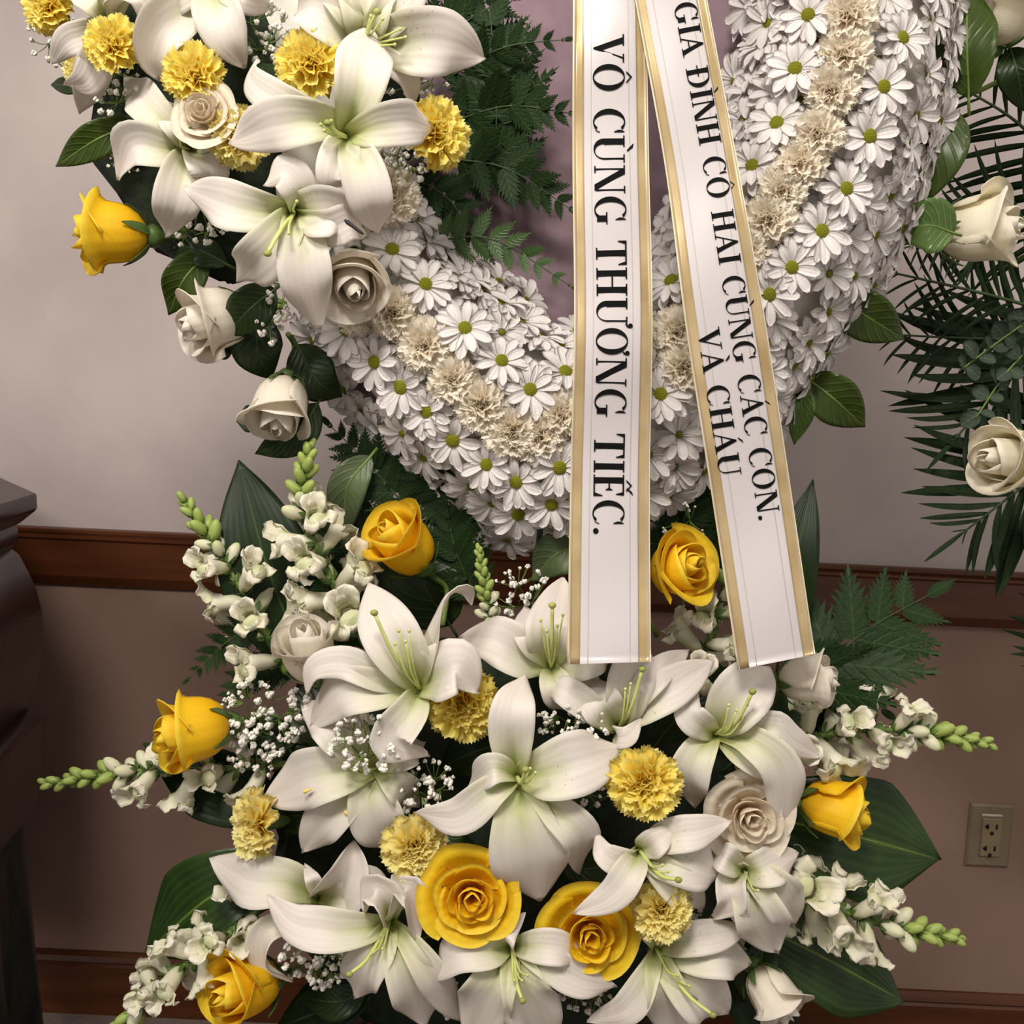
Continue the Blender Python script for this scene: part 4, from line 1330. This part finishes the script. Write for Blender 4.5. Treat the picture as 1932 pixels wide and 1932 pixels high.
# greenery of the upper spray
for (lab, pts, w, d, m, rl) in (
        ('long pointed green leaf sticking out left below the corner carnation', [(262, 232), (185, 262), (105, 314)], 64, .97, LEAF_M, 10),
        ('dark leaf behind the long pointed leaf at the shaded lily', [(330, 250), (260, 240), (215, 235)], 46, .985, LEAF_D, 0),
        ('pointed green leaf hanging below the yellow rose by the wall', [(392, 478), (345, 530), (318, 594)], 74, .985, LEAF_M, 15),
        ('dark leaf right of the yellow rose by the wall', [(430, 500), (370, 470), (290, 458)], 62, .99, LEAF_D, -10),
        ('dark leaf over the first white rose beside the wall', [(520, 545), (470, 585), (428, 632)], 84, .945, LEAF_D, 10),
        ('broad dark leaf below the first white rose beside the wall', [(490, 590), (485, 660), (512, 716)], 96, .985, LEAF_D, 0),
        ('small dark leaf tip under the first white rose beside the wall', [(430, 640), (420, 662), (393, 668)], 34, .985, LEAF_D, 0),
        ('dark leaf right of the hanging white rose', [(560, 650), (600, 720), (645, 748)], 90, .995, LEAF_D, 0),
        ('dark leaf below the hanging white rose', [(600, 760), (560, 820), (482, 856)], 72, .99, LEAF_D, 20),
        ('small dark leaf left of the hanging white rose', [(510, 795), (475, 790), (446, 795)], 52, .985, LEAF_D, 0),
        ('small dark leaf left of the pale yellow carnation', [(175, 165), (130, 162), (96, 160)], 30, .985, LEAF_D, 0),
        ('dark leaf under the corner carnation', [(260, 60), (262, 120), (240, 190)], 80, .985, LEAF_D, 0),
        ('dark leaf under the middle carnation', [(440, 120), (470, 180), (430, 240)], 100, .985, LEAF_D, 0),
        ('dark leaf inside the curled lily petal by the largest carnation', [(560, 190), (520, 160), (488, 120)], 60, .925, LEAF_D, 0)):
    leaf('salal_leaf', lab, pts, w, d, m, group='leaves of the upper spray', roll=(rl, -rl))

G_F = 'leatherleaf ferns'
for k, (lab, pts, pl, m, n) in enumerate((
        ('dark fern frond rising at the top inside the wreath', [(935, 330, 1.03), (935, 150, 1.02), (915, -70, 1.02)], 125, FERN, 9),
        ('dark fern frond reaching right behind the top lily', [(840, 150, 1.03), (950, 90, 1.01), (1072, 74, 1.0)], 66, FERN, 8),
        ('dark fern frond reaching right level with the right carnation', [(850, 230, 1.03), (960, 200, 1.02), (1085, 215, 1.01)], 90, FERN, 9),
        ('dark fern frond drooping right below the right carnation', [(860, 300, 1.03), (960, 320, 1.02), (1085, 400, 1.02)], 90, FERN, 9),
        ('bright fern frond lying on the inner edge of the daisies', [(815, 455, 1.0), (930, 452, .99), (1085, 545, 1.0)], 66, FERN_B, 9),
        ('dark fern frond behind the right carnation', [(790, 340, 1.03), (850, 380, 1.02), (905, 470, 1.02)], 70, FERN, 7),
        ('dark fern frond filling behind the top lily', [(790, 60, 1.03), (880, 40, 1.02), (1000, -40, 1.02)], 85, FERN, 7),
        ('dark fern frond tucked left of the daisies under the wreath', [(770, 960, 1.03), (690, 870, 1.03), (618, 798, 1.03)], 90, FERN, 8),
        ('dark fern frond under the wreath above the yellow rose', [(900, 1010, 1.035), (830, 930, 1.03), (760, 880, 1.03)], 100, FERN, 8),
        ('dark fern frond between the wreath tip and the left ribbon', [(900, 1130, 1.02), (860, 1040, 1.02), (840, 940, 1.03)], 90, FERN, 8),
        ('dark fern frond showing between the ribbons below the daisies', [(1280, 1080, 1.02), (1290, 980, 1.02), (1330, 880, 1.02)], 100, FERN, 8),
        ('large fern frond spreading right over the chair rail', [(1520, 1310, .99), (1620, 1200, 1.0), (1765, 1115, 1.03)], 185, FERN, 6),
        ('fern frond spreading right below the large one', [(1500, 1240, .985), (1590, 1290, .99), (1672, 1345, 1.0)], 120, FERN, 6),
        ('fern tip showing under the right snapdragon spike', [(1480, 1380, 1.0), (1560, 1415, 1.0), (1628, 1442, 1.0)], 44, FERN, 6),
        ('dark fern frond pointing down left beside the left snapdragon', [(500, 1170, .99), (430, 1210, .99), (352, 1284, .99)], 56, FERN, 8),
        ('dark fern frond behind the white rose of the lower spray', [(560, 1250, 1.0), (480, 1270, 1.0), (410, 1330, 1.0)], 60, FERN, 8),
        ('dark fern frond behind the upper yellow rose of the lower spray', [(640, 1240, 1.0), (620, 1120, 1.0), (600, 960, 1.01)], 100, FERN, 8))):
    frond('fern_frond', lab, pts, pl, m, n, seed=k, rmat=STEM_D, rachis=.0011)

BB = [("baby's breath beside the corner carnation, tips against the wall", 130, 70, .985, 80, 60, 26, (150, 150), 5), ("baby's breath between the two upper carnations at left", 215, 160, .955, 50, 60, 18, None, 7),
      ("baby's breath right of the drooping top lily", 490, 60, .95, 60, 60, 22, None, 7), ("baby's breath above the right carnation", 790, 150, .95, 70, 40, 16, None, 6),
      ("baby's breath left of the right carnation", 762, 300, .94, 50, 50, 26, None, 7), ("baby's breath below the long left lily petal", 370, 420, .97, 60, 50, 24, None, 7),
      ("baby's breath beside the hanging lily petal", 510, 570, .955, 40, 80, 26, None, 8), ("baby's breath in front of the shaded leaves by the yellow rose", 245, 300, .98, 50, 30, 12, None, 4),
      ("baby's breath below the wreath tip left of the ribbon", 985, 1115, .96, 55, 55, 22, None, 7), ("baby's breath over the left lower lily", 690, 1400, .895, 75, 55, 34, None, 9),
      ("baby's breath left of the central lower lily", 800, 1480, .92, 60, 60, 30, None, 9), ("baby's breath above the central lower lily petals", 1085, 1365, .91, 80, 35, 30, None, 7),
      ("baby's breath behind the left yellow rose of the lower spray", 500, 1350, .96, 90, 70, 52, None, 8), ("baby's breath left of the hidden white rose at far left", 480, 1430, .965, 60, 40, 20, None, 8),
      ("baby's breath below the left crescent lily petal", 600, 1810, .93, 70, 55, 44, None, 9), ("baby's breath below the central lily at right", 1100, 1500, .915, 40, 40, 14, None, 8),
      ("baby's breath at the bottom edge below the open roses", 1120, 1885, .935, 70, 40, 20, None, 7), ("baby's breath at the bottom edge left of centre", 860, 1890, .94, 40, 40, 18, None, 7),
      ("baby's breath near the tilted white rose at lower right", 1320, 1745, .93, 40, 30, 14, None, 7), ("baby's breath at the bottom edge below the right lily", 1240, 1905, .93, 60, 30, 16, None, 7),
      ("baby's breath among the ferns between the ribbons", 1290, 985, 1.0, 50, 40, 10, None, 5)]
for k, (lab, px, py, d, rx, ry, n, root, bl) in enumerate(BB):
    babys_breath(lab, px, py, d - .008, rx, ry, int(n * 1.6), 100 + k, root, bl)

# ------------------------------------------------------------------ lower spray
lily('white lily of the lower spray with an upright petal and a long green pistil', (792, 1298), .905, [
    ([(765, 1245), (725, 1175), (696, 1100)], 112, .02, {'ruffle': .02}), ([(812, 1240), (826, 1175), (848, 1122), (880, 1112), (888, 1140)], 58, .0, {'roll': (0, 120)}),
    ([(835, 1268), (868, 1258), (902, 1306)], 112, -.02, {'rise': .036}), ([(720, 1300), (640, 1310), (588, 1372)], 96, .015), ([(720, 1280), (650, 1250), (592, 1262), (577, 1312)], 66, -.01),
    ([(772, 1345), (745, 1392), (810, 1428)], 86, -.012, {'cup': (.6, .7, .5)})], [(765, 1210), (745, 1215), (772, 1190), (752, 1190)], (706, 1156))
lily('white lily partly behind the left ribbon end', (1040, 1258), .93, [
    ([(985, 1235), (930, 1205), (869, 1205)], 98, .01), ([(1042, 1190), (1062, 1090)], 104, .02), ([(1100, 1240), (1160, 1200)], 90, .02), ([(1050, 1295), (1082, 1345)], 72, .01),
    ([(1090, 1275), (1135, 1300)], 62, .01), ([(1000, 1200), (990, 1140)], 60, .03)], [(1020, 1170), (1052, 1180), (1032, 1190), (1062, 1160)], (1042, 1142))
lily('central white lily of the lower spray with one very broad petal pointing down', (976, 1466), .885, [
    ([(965, 1390), (970, 1330), (992, 1270)], 92, .02), ([(1040, 1455), (1105, 1435), (1174, 1412)], 126, .015), ([(985, 1540), (1000, 1620), (1018, 1700)], 158, .012, {'ruffle': .02, 'cup': (.5, .1, -.2)}),
    ([(930, 1490), (865, 1540), (783, 1534)], 78, .0), ([(1050, 1530), (1095, 1580), (1094, 1648)], 84, .03), ([(930, 1450), (880, 1490)], 66, .02)],
    [(1000, 1450), (1010, 1458)], (992, 1452))
lily('white lily under the left ribbon end with a petal reaching right', (1168, 1372), .915, [
    ([(1215, 1330), (1275, 1292), (1348, 1246)], 84, .01), ([(1190, 1290), (1205, 1190)], 92, .02), ([(1135, 1330), (1100, 1270)], 84, .015), ([(1165, 1390), (1185, 1388), (1210, 1356)], 44, -.02),
    ([(1230, 1280), (1300, 1225)], 60, .035), ([(1120, 1340), (1060, 1300), (1028, 1298)], 62, .02)], [(1190, 1290), (1180, 1300), (1205, 1285)], (1212, 1262))
lily('white lily under the right ribbon end', (1350, 1384), .915, [
    ([(1380, 1335), (1420, 1290), (1452, 1258)], 112, .015), ([(1325, 1370), (1298, 1340), (1312, 1290)], 62, .0), ([(1318, 1420), (1300, 1470), (1314, 1522)], 82, .01),
    ([(1410, 1385), (1460, 1372), (1500, 1400), (1548, 1428)], 66, .01), ([(1420, 1400), (1475, 1460), (1482, 1590)], 84, -.005, {'rise': .035}), ([(1400, 1420), (1450, 1440), (1520, 1450)], 70, .02)],
    [(1390, 1340), (1400, 1355), (1375, 1330), (1410, 1330)], (1420, 1305))
lily('white lily at left of the lower spray dusted with yellow pollen', (712, 1448), .925, [
    ([(650, 1455), (580, 1470), (500, 1512)], 116, .012), ([(660, 1400), (625, 1360), (572, 1330)], 98, .025), ([(700, 1500), (712, 1550), (738, 1608)], 108, .005), ([(660, 1500), (610, 1550), (570, 1606)], 90, .012),
    ([(760, 1420), (800, 1400)], 70, .03), ([(750, 1480), (790, 1520)], 70, .03)], [(650, 1440), (660, 1430)], anthers=[(572, 1495, 588, 1488, -.028, POLLEN), (650, 1530, 660, 1540, -.026, POLLEN)])
lily('half-closed white lily at lower left above the crescent petal', (600, 1690), .935, [
    ([(540, 1665), (470, 1660), (399, 1618)], 104, .02), ([(640, 1670), (660, 1640), (668, 1586)], 104, -.015, {'cup': (.9, .9, .6)}), ([(650, 1690), (700, 1660), (738, 1680)], 70, -.01),
    ([(590, 1660), (575, 1630)], 34, .0), ([(565, 1730), (505, 1755), (500, 1810), (552, 1852)], 56, -.01, {'cup': (.6, .7, .8)})])
lily('white lily at lower left with a crescent petal sweeping left', (735, 1738), .895, [
    ([(690, 1752), (620, 1755), (550, 1738), (505, 1688)], 88, .0), ([(725, 1705), (708, 1680), (690, 1722)], 70, -.012, {'cup': (.8, 1, 1)}), ([(752, 1705), (768, 1680), (787, 1776)], 64, -.012, {'cup': (.7, .8, .6)}),
    ([(715, 1790), (685, 1830), (668, 1882)], 94, .012), ([(755, 1800), (780, 1860), (806, 1935)], 104, .012), ([(780, 1790), (820, 1850), (868, 1926)], 70, .02)], [(700, 1800), (722, 1790)], (659, 1838))
lily('white lily with curled petals cut by the bottom edge, left of the centre', (966, 1784), .89, [
    ([(920, 1795), (860, 1800), (815, 1852)], 78, -.005), ([(1010, 1785), (1060, 1790), (1110, 1814)], 70, -.005), ([(1030, 1815), (1095, 1850), (1162, 1862)], 72, .0), ([(930, 1860), (885, 1960)], 118, .01),
    ([(990, 1870), (1040, 1975)], 118, .01), ([(950, 1765), (990, 1722)], 56, .0)], [(985, 1850), (970, 1850), (995, 1840)], (986, 1888))
lily('white lily with one petal lying across the right open yellow rose', (1206, 1604), .885, [
    ([(1190, 1640), (1155, 1690), (1083, 1724)], 66, -.030, {'rise': .040}), ([(1175, 1625), (1140, 1610), (1125, 1570)], 56, -.005), ([(1235, 1590), (1278, 1558)], 58, -.01), ([(1260, 1620), (1310, 1630), (1365, 1652)], 104, .01),
    ([(1245, 1640), (1290, 1680), (1328, 1712)], 80, .015), ([(1265, 1578), (1320, 1568), (1378, 1548)], 72, .0)], [(1250, 1632), (1260, 1645)], (1280, 1660))
lily('white lily at the bottom edge below the right open yellow rose', (1238, 1790), .905, [
    ([(1222, 1840), (1180, 1905), (1108, 1926)], 66, -.005), ([(1285, 1840), (1330, 1880), (1374, 1910)], 118, .012), ([(1290, 1775), (1350, 1765), (1412, 1752)], 68, .0), ([(1255, 1860), (1300, 1975)], 108, .012),
    ([(1310, 1800), (1365, 1800), (1414, 1818)], 96, .02), ([(1230, 1750), (1220, 1720)], 50, .02)], [(1300, 1860), (1280, 1840)], (1345, 1915))
lily('white lily at right of the lower spray below the large cream rose', (1404, 1642), .90, [
    ([(1380, 1670), (1378, 1700), (1346, 1732)], 62, -.01, {'cup': (.7, .7, .5)}), ([(1420, 1690), (1440, 1740), (1464, 1795)], 112, .008), ([(1445, 1665), (1480, 1700), (1502, 1742)], 96, .012), ([(1440, 1640), (1505, 1608)], 78, .015),
    ([(1395, 1690), (1398, 1735), (1416, 1728)], 40, -.005), ([(1370, 1620), (1340, 1600)], 60, .02)], [(1430, 1680)])

rose('yellow_rose', 'open yellow rose facing the viewer in the lower spray, left of the pair', 890, 1690, .875, (.05, .06, 1), 90, 'open', ROSE_Y, 11, .3, group=G_Y)
rose('yellow_rose', 'open yellow rose in the lower spray, right of the pair, crossed by a lily petal', 1112, 1760, .888, (.10, .02, 1), 92, 'open', ROSE_Y, 12, 1.2, group=G_Y)
rose('yellow_rose', 'yellow rosebud opening up left below the wreath', 762, 1030, .965, (-.45, .55, .6), 64, 'bud', ROSE_Y, 4, .7, (835, 1180, 1.0), G_Y)
rose('yellow_rose', 'yellow rose between the two ribbon ends', 1278, 1072, .93, (.55, .25, .75), 70, 'half', ROSE_Y, 5, .2, (1240, 1200, 1.0), G_Y)
rose('yellow_rose', 'yellow rose at the left over a snapdragon spike', 368, 1378, .94, (-.75, -.05, .55), 68, 'bud', ROSE_Y, 6, 2.2, (560, 1440, .99), G_Y)
rose('yellow_rose', 'yellow rose pointing right on the broad green leaf', 1570, 1528, .935, (.88, -.12, .45), 62, 'bud', ROSE_Y, 7, .9, (1430, 1520, .98), G_Y)
rose('yellow_rose', 'yellow rose at the bottom left below a snapdragon spike', 466, 1862, .925, (-.55, .10, .75), 70, 'bud', ROSE_Y, 8, 1.5, (620, 1900, .98), G_Y)
rose('white_rose', 'white rose pointing up at the left of the lower spray', 585, 1232, .93, (-.10, .75, .50), 60, 'bud', ROSE_W, 6, .4, (640, 1400, 1.0), 'white and cream roses')
rose('white_rose', 'white rosebud pointing right just under the right ribbon end', 1520, 1284, .925, (.92, .12, .40), 52, 'bud', ROSE_W, 7, 1.8, (1380, 1380, .98), 'white and cream roses')
rose('white_rose', 'white rosebud pointing down right at the bottom right of the lower spray', 1452, 1872, .93, (.45, -.65, .55), 54, 'bud', ROSE_W, 8, .3, (1380, 1760, .99), 'white and cream roses')
rose('cream_rose', 'large open cream rose at the right of the lower spray', 1412, 1540, .90, (.05, .0, 1), 84, 'open', ROSE_C, 13, .9, group='white and cream roses')

snapdragon('ivory snapdragon spike leaning left over the chair rail', [(540, 1270, .99), (470, 1140, .98), (412, 1040, .98), (345, 940, .985)], 98, 1, 9, 16, .60)
snapdragon('tall ivory snapdragon spike in front of the dark upright leaf', [(690, 1220, .98), (625, 1090, .965), (572, 960, .965), (583, 838, .97)], 98, 2, 11, 18, .66)
snapdragon('green snapdragon tip just below the tip of the wreath', [(935, 1230, .97), (922, 1150, .96), (903, 1035, .965)], 66, 3, 0, 26, .30)
snapdragon('ivory snapdragon spike stretching left below the yellow rose', [(560, 1440, .99), (420, 1450, .975), (250, 1455, .97), (78, 1480, .975)], 92, 4, 10, 22, .55)
snapdragon('ivory snapdragon spike stretching right under the white rosebud', [(1420, 1420, .99), (1560, 1385, .965), (1700, 1378, .96), (1872, 1402, .965)], 98, 5, 12, 22, .60)
snapdragon('ivory snapdragon spike stretching right over the lower broad leaves', [(1420, 1640, .985), (1540, 1700, .94), (1670, 1745, .935), (1816, 1772, .94)], 100, 6, 11, 18, .60)
snapdragon('ivory snapdragon spike stretching down left to the bottom edge', [(520, 1690, .985), (420, 1770, .94), (310, 1850, .935), (205, 1960, .94)], 96, 7, 13, 14, .68)
snapdragon('ivory snapdragon spike half hidden behind the two ribbons', [(1300, 1290, .98), (1340, 1200, .97), (1370, 1100, .97), (1400, 1030, .98)], 88, 8, 8, 8, .6)

for (lab, pts, w, d, m, kd, rl) in (
        ('tall dark broad leaf standing at the left of the lower spray', [(580, 1260), (505, 1070), (450, 868)], 190, 1.005, BLADE_D, 'leaf', -8),
        ('large broad green leaf behind the right yellow rose', [(1440, 1540), (1600, 1575), (1774, 1622)], 240, .985, BLADE_G, 'spade', 8),
        ('broad green leaf at the bottom right behind the white rosebud', [(1420, 1740), (1570, 1815), (1706, 1890)], 176, .985, BLADE_G, 'spade', -10),
        ('broad dark leaf at the left above the lower left snapdragon', [(520, 1650), (400, 1690), (276, 1796)], 185, .985, BLADE_G, 'spade', 10),
        ('dark leaf behind the left yellow rose of the lower spray', [(540, 1530), (420, 1490), (270, 1402)], 140, 1.0, BLADE_D, 'broad', 0),
        ('dark leaf tip standing behind the right ribbon', [(1470, 1240), (1500, 1060), (1534, 905)], 92, 1.02, BLADE_D, 'leaf', 0),
        ('grey green leaf under the tip of the wreath by the left ribbon', [(1110, 1030), (1050, 1045), (1004, 1096)], 84, 1.0, LEAF_G, 'leaf', 0),
        ('grey green leaf below the wreath left of the yellow rosebud', [(700, 860), (655, 920), (652, 1012)], 74, 1.015, LEAF_G, 'leaf', 0),
        ('dark leaf behind the yellow rosebud below the wreath', [(850, 1180), (800, 1090), (850, 960)], 170, 1.03, LEAF_D, 'leaf', 0),
        ('dark leaf between tall snapdragon and yellow rosebud', [(720, 1230), (690, 1100), (690, 940)], 170, 1.03, LEAF_D, 'leaf', 0),
        ('dark leaf between the ribbons above the yellow rose', [(1290, 1130), (1300, 1000), (1285, 850)], 170, 1.04, LEAF_D, 'leaf', 0),
        ('dark leaf below the white rosebud under the right ribbon', [(1380, 1440), (1470, 1370), (1590, 1330)], 130, 1.0, LEAF_D, 'leaf', 0),
        ('dark leaf at the bottom edge right of the lower left rose', [(700, 1850), (620, 1900), (520, 1940)], 120, .985, BLADE_D, 'broad', 0),
        ('dark leaf right of the ribbon end behind the lily', [(1330, 1420), (1350, 1300), (1440, 1180)], 130, 1.01, LEAF_D, 'leaf', 0),
        ('dark leaf above the left lily of the lower spray', [(700, 1450), (620, 1380), (560, 1290)], 160, 1.01, LEAF_D, 'leaf', 0),
        ('dark leaf at the bottom right beside the white rosebud', [(1380, 1800), (1440, 1880), (1500, 1960)], 150, .99, BLADE_D, 'leaf', 0)):
    leaf('broad_leaf' if kd in ('broad', 'spade') else 'green_leaf', lab, pts, w, d, m, kd, group='leaves of the lower spray', roll=(rl, -rl), nv=22)

for k, (pts, w, d, where) in enumerate((
        ([(960, 1400), (890, 1420), (830, 1450)], 90, .955, 'left of the central lower lily, under the carnation'), ([(640, 1560), (570, 1540), (500, 1545)], 70, .965, 'behind the left turned carnation'),
        ([(1240, 1400), (1290, 1340), (1340, 1290)], 80, .96, 'between the two lilies under the ribbon ends'), ([(1290, 1600), (1340, 1590), (1390, 1600)], 60, .955, 'below the large cream rose'),
        ([(1060, 1620), (1110, 1640), (1170, 1620)], 70, .955, 'above the right open yellow rose'), ([(830, 1560), (860, 1600), (900, 1600)], 70, .955, 'above the left open yellow rose'),
        ([(800, 1770), (850, 1760), (900, 1790)], 70, .95, 'below the left open yellow rose'), ([(1220, 1640), (1205, 1690), (1210, 1740)], 56, .945, 'between the right open rose and its carnation'),
        ([(1440, 1780), (1430, 1830), (1400, 1890)], 90, .96, 'above the bottom right rosebud'), ([(1150, 1500), (1110, 1530), (1100, 1590)], 60, .95, 'under the right carnation of the lower spray'),
        ([(690, 1860), (640, 1890), (560, 1880)], 70, .965, "under the bottom left baby's breath"), ([(560, 1400), (500, 1390), (440, 1420)], 80, .985, 'behind the left yellow rose and its stem'))):
    leaf('green_leaf', 'dark leaf tucked in ' + where, pts, w, d, LEAF_D if k % 3 else BLADE_D, 'leaf', group='leaves of the lower spray')

# woven basket under the lower spray
WICK = noise_mat('wicker_brown', (0.04, 0.02, 0.008), (0.09, 0.045, 0.02), 80, 0.6, 0.3)
c = P(960, 2080, 1.05)
bk = thing('wicker_basket', 'brown wicker basket under the lower spray', 'basket', c)
for r in range(7):
    z = .09 - r * .022
    R = .20 - .012 * r
    pts = [(R * math.cos(a), .55 * R * math.sin(a) + .003 * math.sin(14 * a + 3.14 * r), z) for a in np.linspace(0, 2 * math.pi, 57)]
    part('woven_row', MB().tube(pts, .010, 6).mesh('woven_row', WICK), bk)

# ------------------------------------------------------------------ right: leaves of the wreath, palm arrangement
for (lab, pts, w, d, m, rl) in (
        ('large upright green leaf at the upper right beside the daisies', [(1828, 186), (1824, 80), (1826, -40)], 104, 1.06, LEAF_M, 20),
        ('large green leaf hanging right of the daisies', [(1795, 200), (1768, 290), (1716, 402)], 100, 1.06, LEAF_M, 15),
        ('bright crinkled green leaf left of the cream rose', [(1800, 440), (1750, 425), (1690, 440)], 100, 1.05, LEAF_B, 0),
        ('dark leaf behind the bright crinkled leaf', [(1740, 370), (1700, 395), (1668, 410)], 70, 1.065, LEAF_D, 0),
        ('green leaf sticking out right in front of the palm', [(1560, 545), (1640, 600), (1706, 640)], 92, 1.045, LEAF_M, 0),
        ('dark leaf behind the leaf in front of the palm', [(1560, 570), (1600, 540), (1640, 580)], 60, 1.06, LEAF_D, 0),
        ('upper green leaf of the cluster right of the ribbon', [(1465, 700), (1515, 672), (1568, 722)], 86, 1.05, LEAF_M, 0),
        ('right green leaf of the cluster right of the ribbon', [(1520, 712), (1570, 750), (1632, 806)], 92, 1.045, LEAF_M, 0),
        ('hanging pale green leaf of the cluster right of the ribbon', [(1500, 720), (1512, 770), (1498, 838)], 50, 1.05, LEAF_B, 0),
        ('hanging dark leaf of the cluster right of the ribbon', [(1480, 700), (1482, 750), (1470, 790)], 56, 1.055, LEAF_D, 0),
        ('dark leaf by the cream rose at the top right', [(1905, 90), (1920, 140), (1932, 210)], 70, 1.1, LEAF_D, 0)):
    leaf('salal_leaf', lab, pts, w, d, m, group='leaves at the right of the wreath', roll=(rl, -rl), ruffle=.05 if m is LEAF_B else .02)
rose('cream_rose', 'cream rose at the right in front of the palm', 1842, 436, 1.08, (.80, .02, .55), 67, 'bud', ROSE_I, 21, .6, (1700, 440, 1.12), 'white and cream roses')
rose('cream_rose', 'cream rose cut by the right edge of the frame', 1908, 868, 1.10, (-.80, .05, .40), 66, 'bud', ROSE_I, 22, 1.6, (2010, 880, 1.15), 'white and cream roses')
rose('cream_rose', 'cream rose in the top right corner', 1902, 18, 1.08, (.1, .60, .60), 62, 'bud', ROSE_I, 23, .2, (1930, 130, 1.12), 'white and cream roses')

for k, (lab, pts, pl, n, an) in enumerate((
        ('palm frond at the upper right behind the green leaves', [(2060, 420, 1.24), (1940, 250, 1.22), (1790, 150, 1.2)], 230, 14, 66),
        ('palm frond reaching left behind the cream rose', [(2080, 470, 1.24), (1900, 410, 1.22), (1700, 470, 1.2)], 190, 16, 60),
        ('palm frond reaching left under the cream rose', [(2080, 620, 1.26), (1880, 560, 1.24), (1620, 500, 1.22)], 170, 17, 54),
        ('palm frond reaching left level with the eucalyptus', [(2080, 640, 1.30), (1880, 640, 1.28), (1650, 630, 1.26)], 210, 17, 64),
        ('palm frond drooping left in the middle of the right edge', [(2040, 590, 1.28), (1900, 720, 1.26), (1800, 830, 1.24)], 320, 13, 52),
        ('palm frond spreading left above the chair rail', [(2120, 800, 1.25), (1970, 890, 1.24), (1810, 1010, 1.23)], 330, 14, 48),
        ('palm frond tips at the right edge below the chair rail', [(2160, 1160, 1.25), (2080, 1230, 1.25), (1990, 1300, 1.25)], 220, 10, 58))):
    frond('palm_frond', lab, pts, pl, PALM, n, 'palm', 'palm fronds at the right', an, 60 + k, meshes=LEAFLETS, nm='leaflet', wy=1.25 if k < 4 else 1.6, tilt=.18, rachis=.0028, rmat=STEM_D, foot=(2420, 1900, 1.30))

# eucalyptus sprigs
rg = random.Random(21)
mb = MB()
G = np.array([[(.5 * (1 + a) , b * .42 * math.sqrt(max(0, 1 - a * a)), .06 * b * b - .08 * a * a) for b in np.linspace(-1, 1, 5)] for a in np.linspace(-.99, .99, 9)])
EU = MB().shell(G, .03).mesh('eucalyptus_leaf', EUCA)
for lab, pts in (('grey green eucalyptus sprig crossing the palm, upper one', [(1990, 570, 1.16), (1890, 640, 1.15), (1810, 700, 1.15)]), ('grey green eucalyptus sprig crossing the palm, lower one', [(2000, 610, 1.16), (1910, 690, 1.16), (1840, 790, 1.16)])):
    W = [P(*p) for p in pts]
    t = thing('eucalyptus_sprig', lab, 'eucalyptus', W[0], 'eucalyptus sprigs')
    C = catmull(W, 16) - np.asarray(tuple(W[0]))
    part('stem', MB().tube(C, .0011, 6).mesh('stem', STEM), t)
    for i in range(4, 16, 2):
        for s in (-1, 1):
            x = Vector((s * rg.uniform(.4, 1), rg.uniform(-.5, .3), rg.uniform(-.8, .6))).normalized()
            z = Vector((rg.uniform(-.5, .5), -1, rg.uniform(-.3, .8))).normalized()
            y = z.cross(x).normalized(); z = x.cross(y)
            l = S(rg.uniform(26, 44), 1.15)
            part('leaf', EU, t, Matrix.Translation(Vector(C[i])) @ Matrix((x, y, z)).transposed().to_4x4() @ Matrix.Diagonal((l, l, l, 1)))
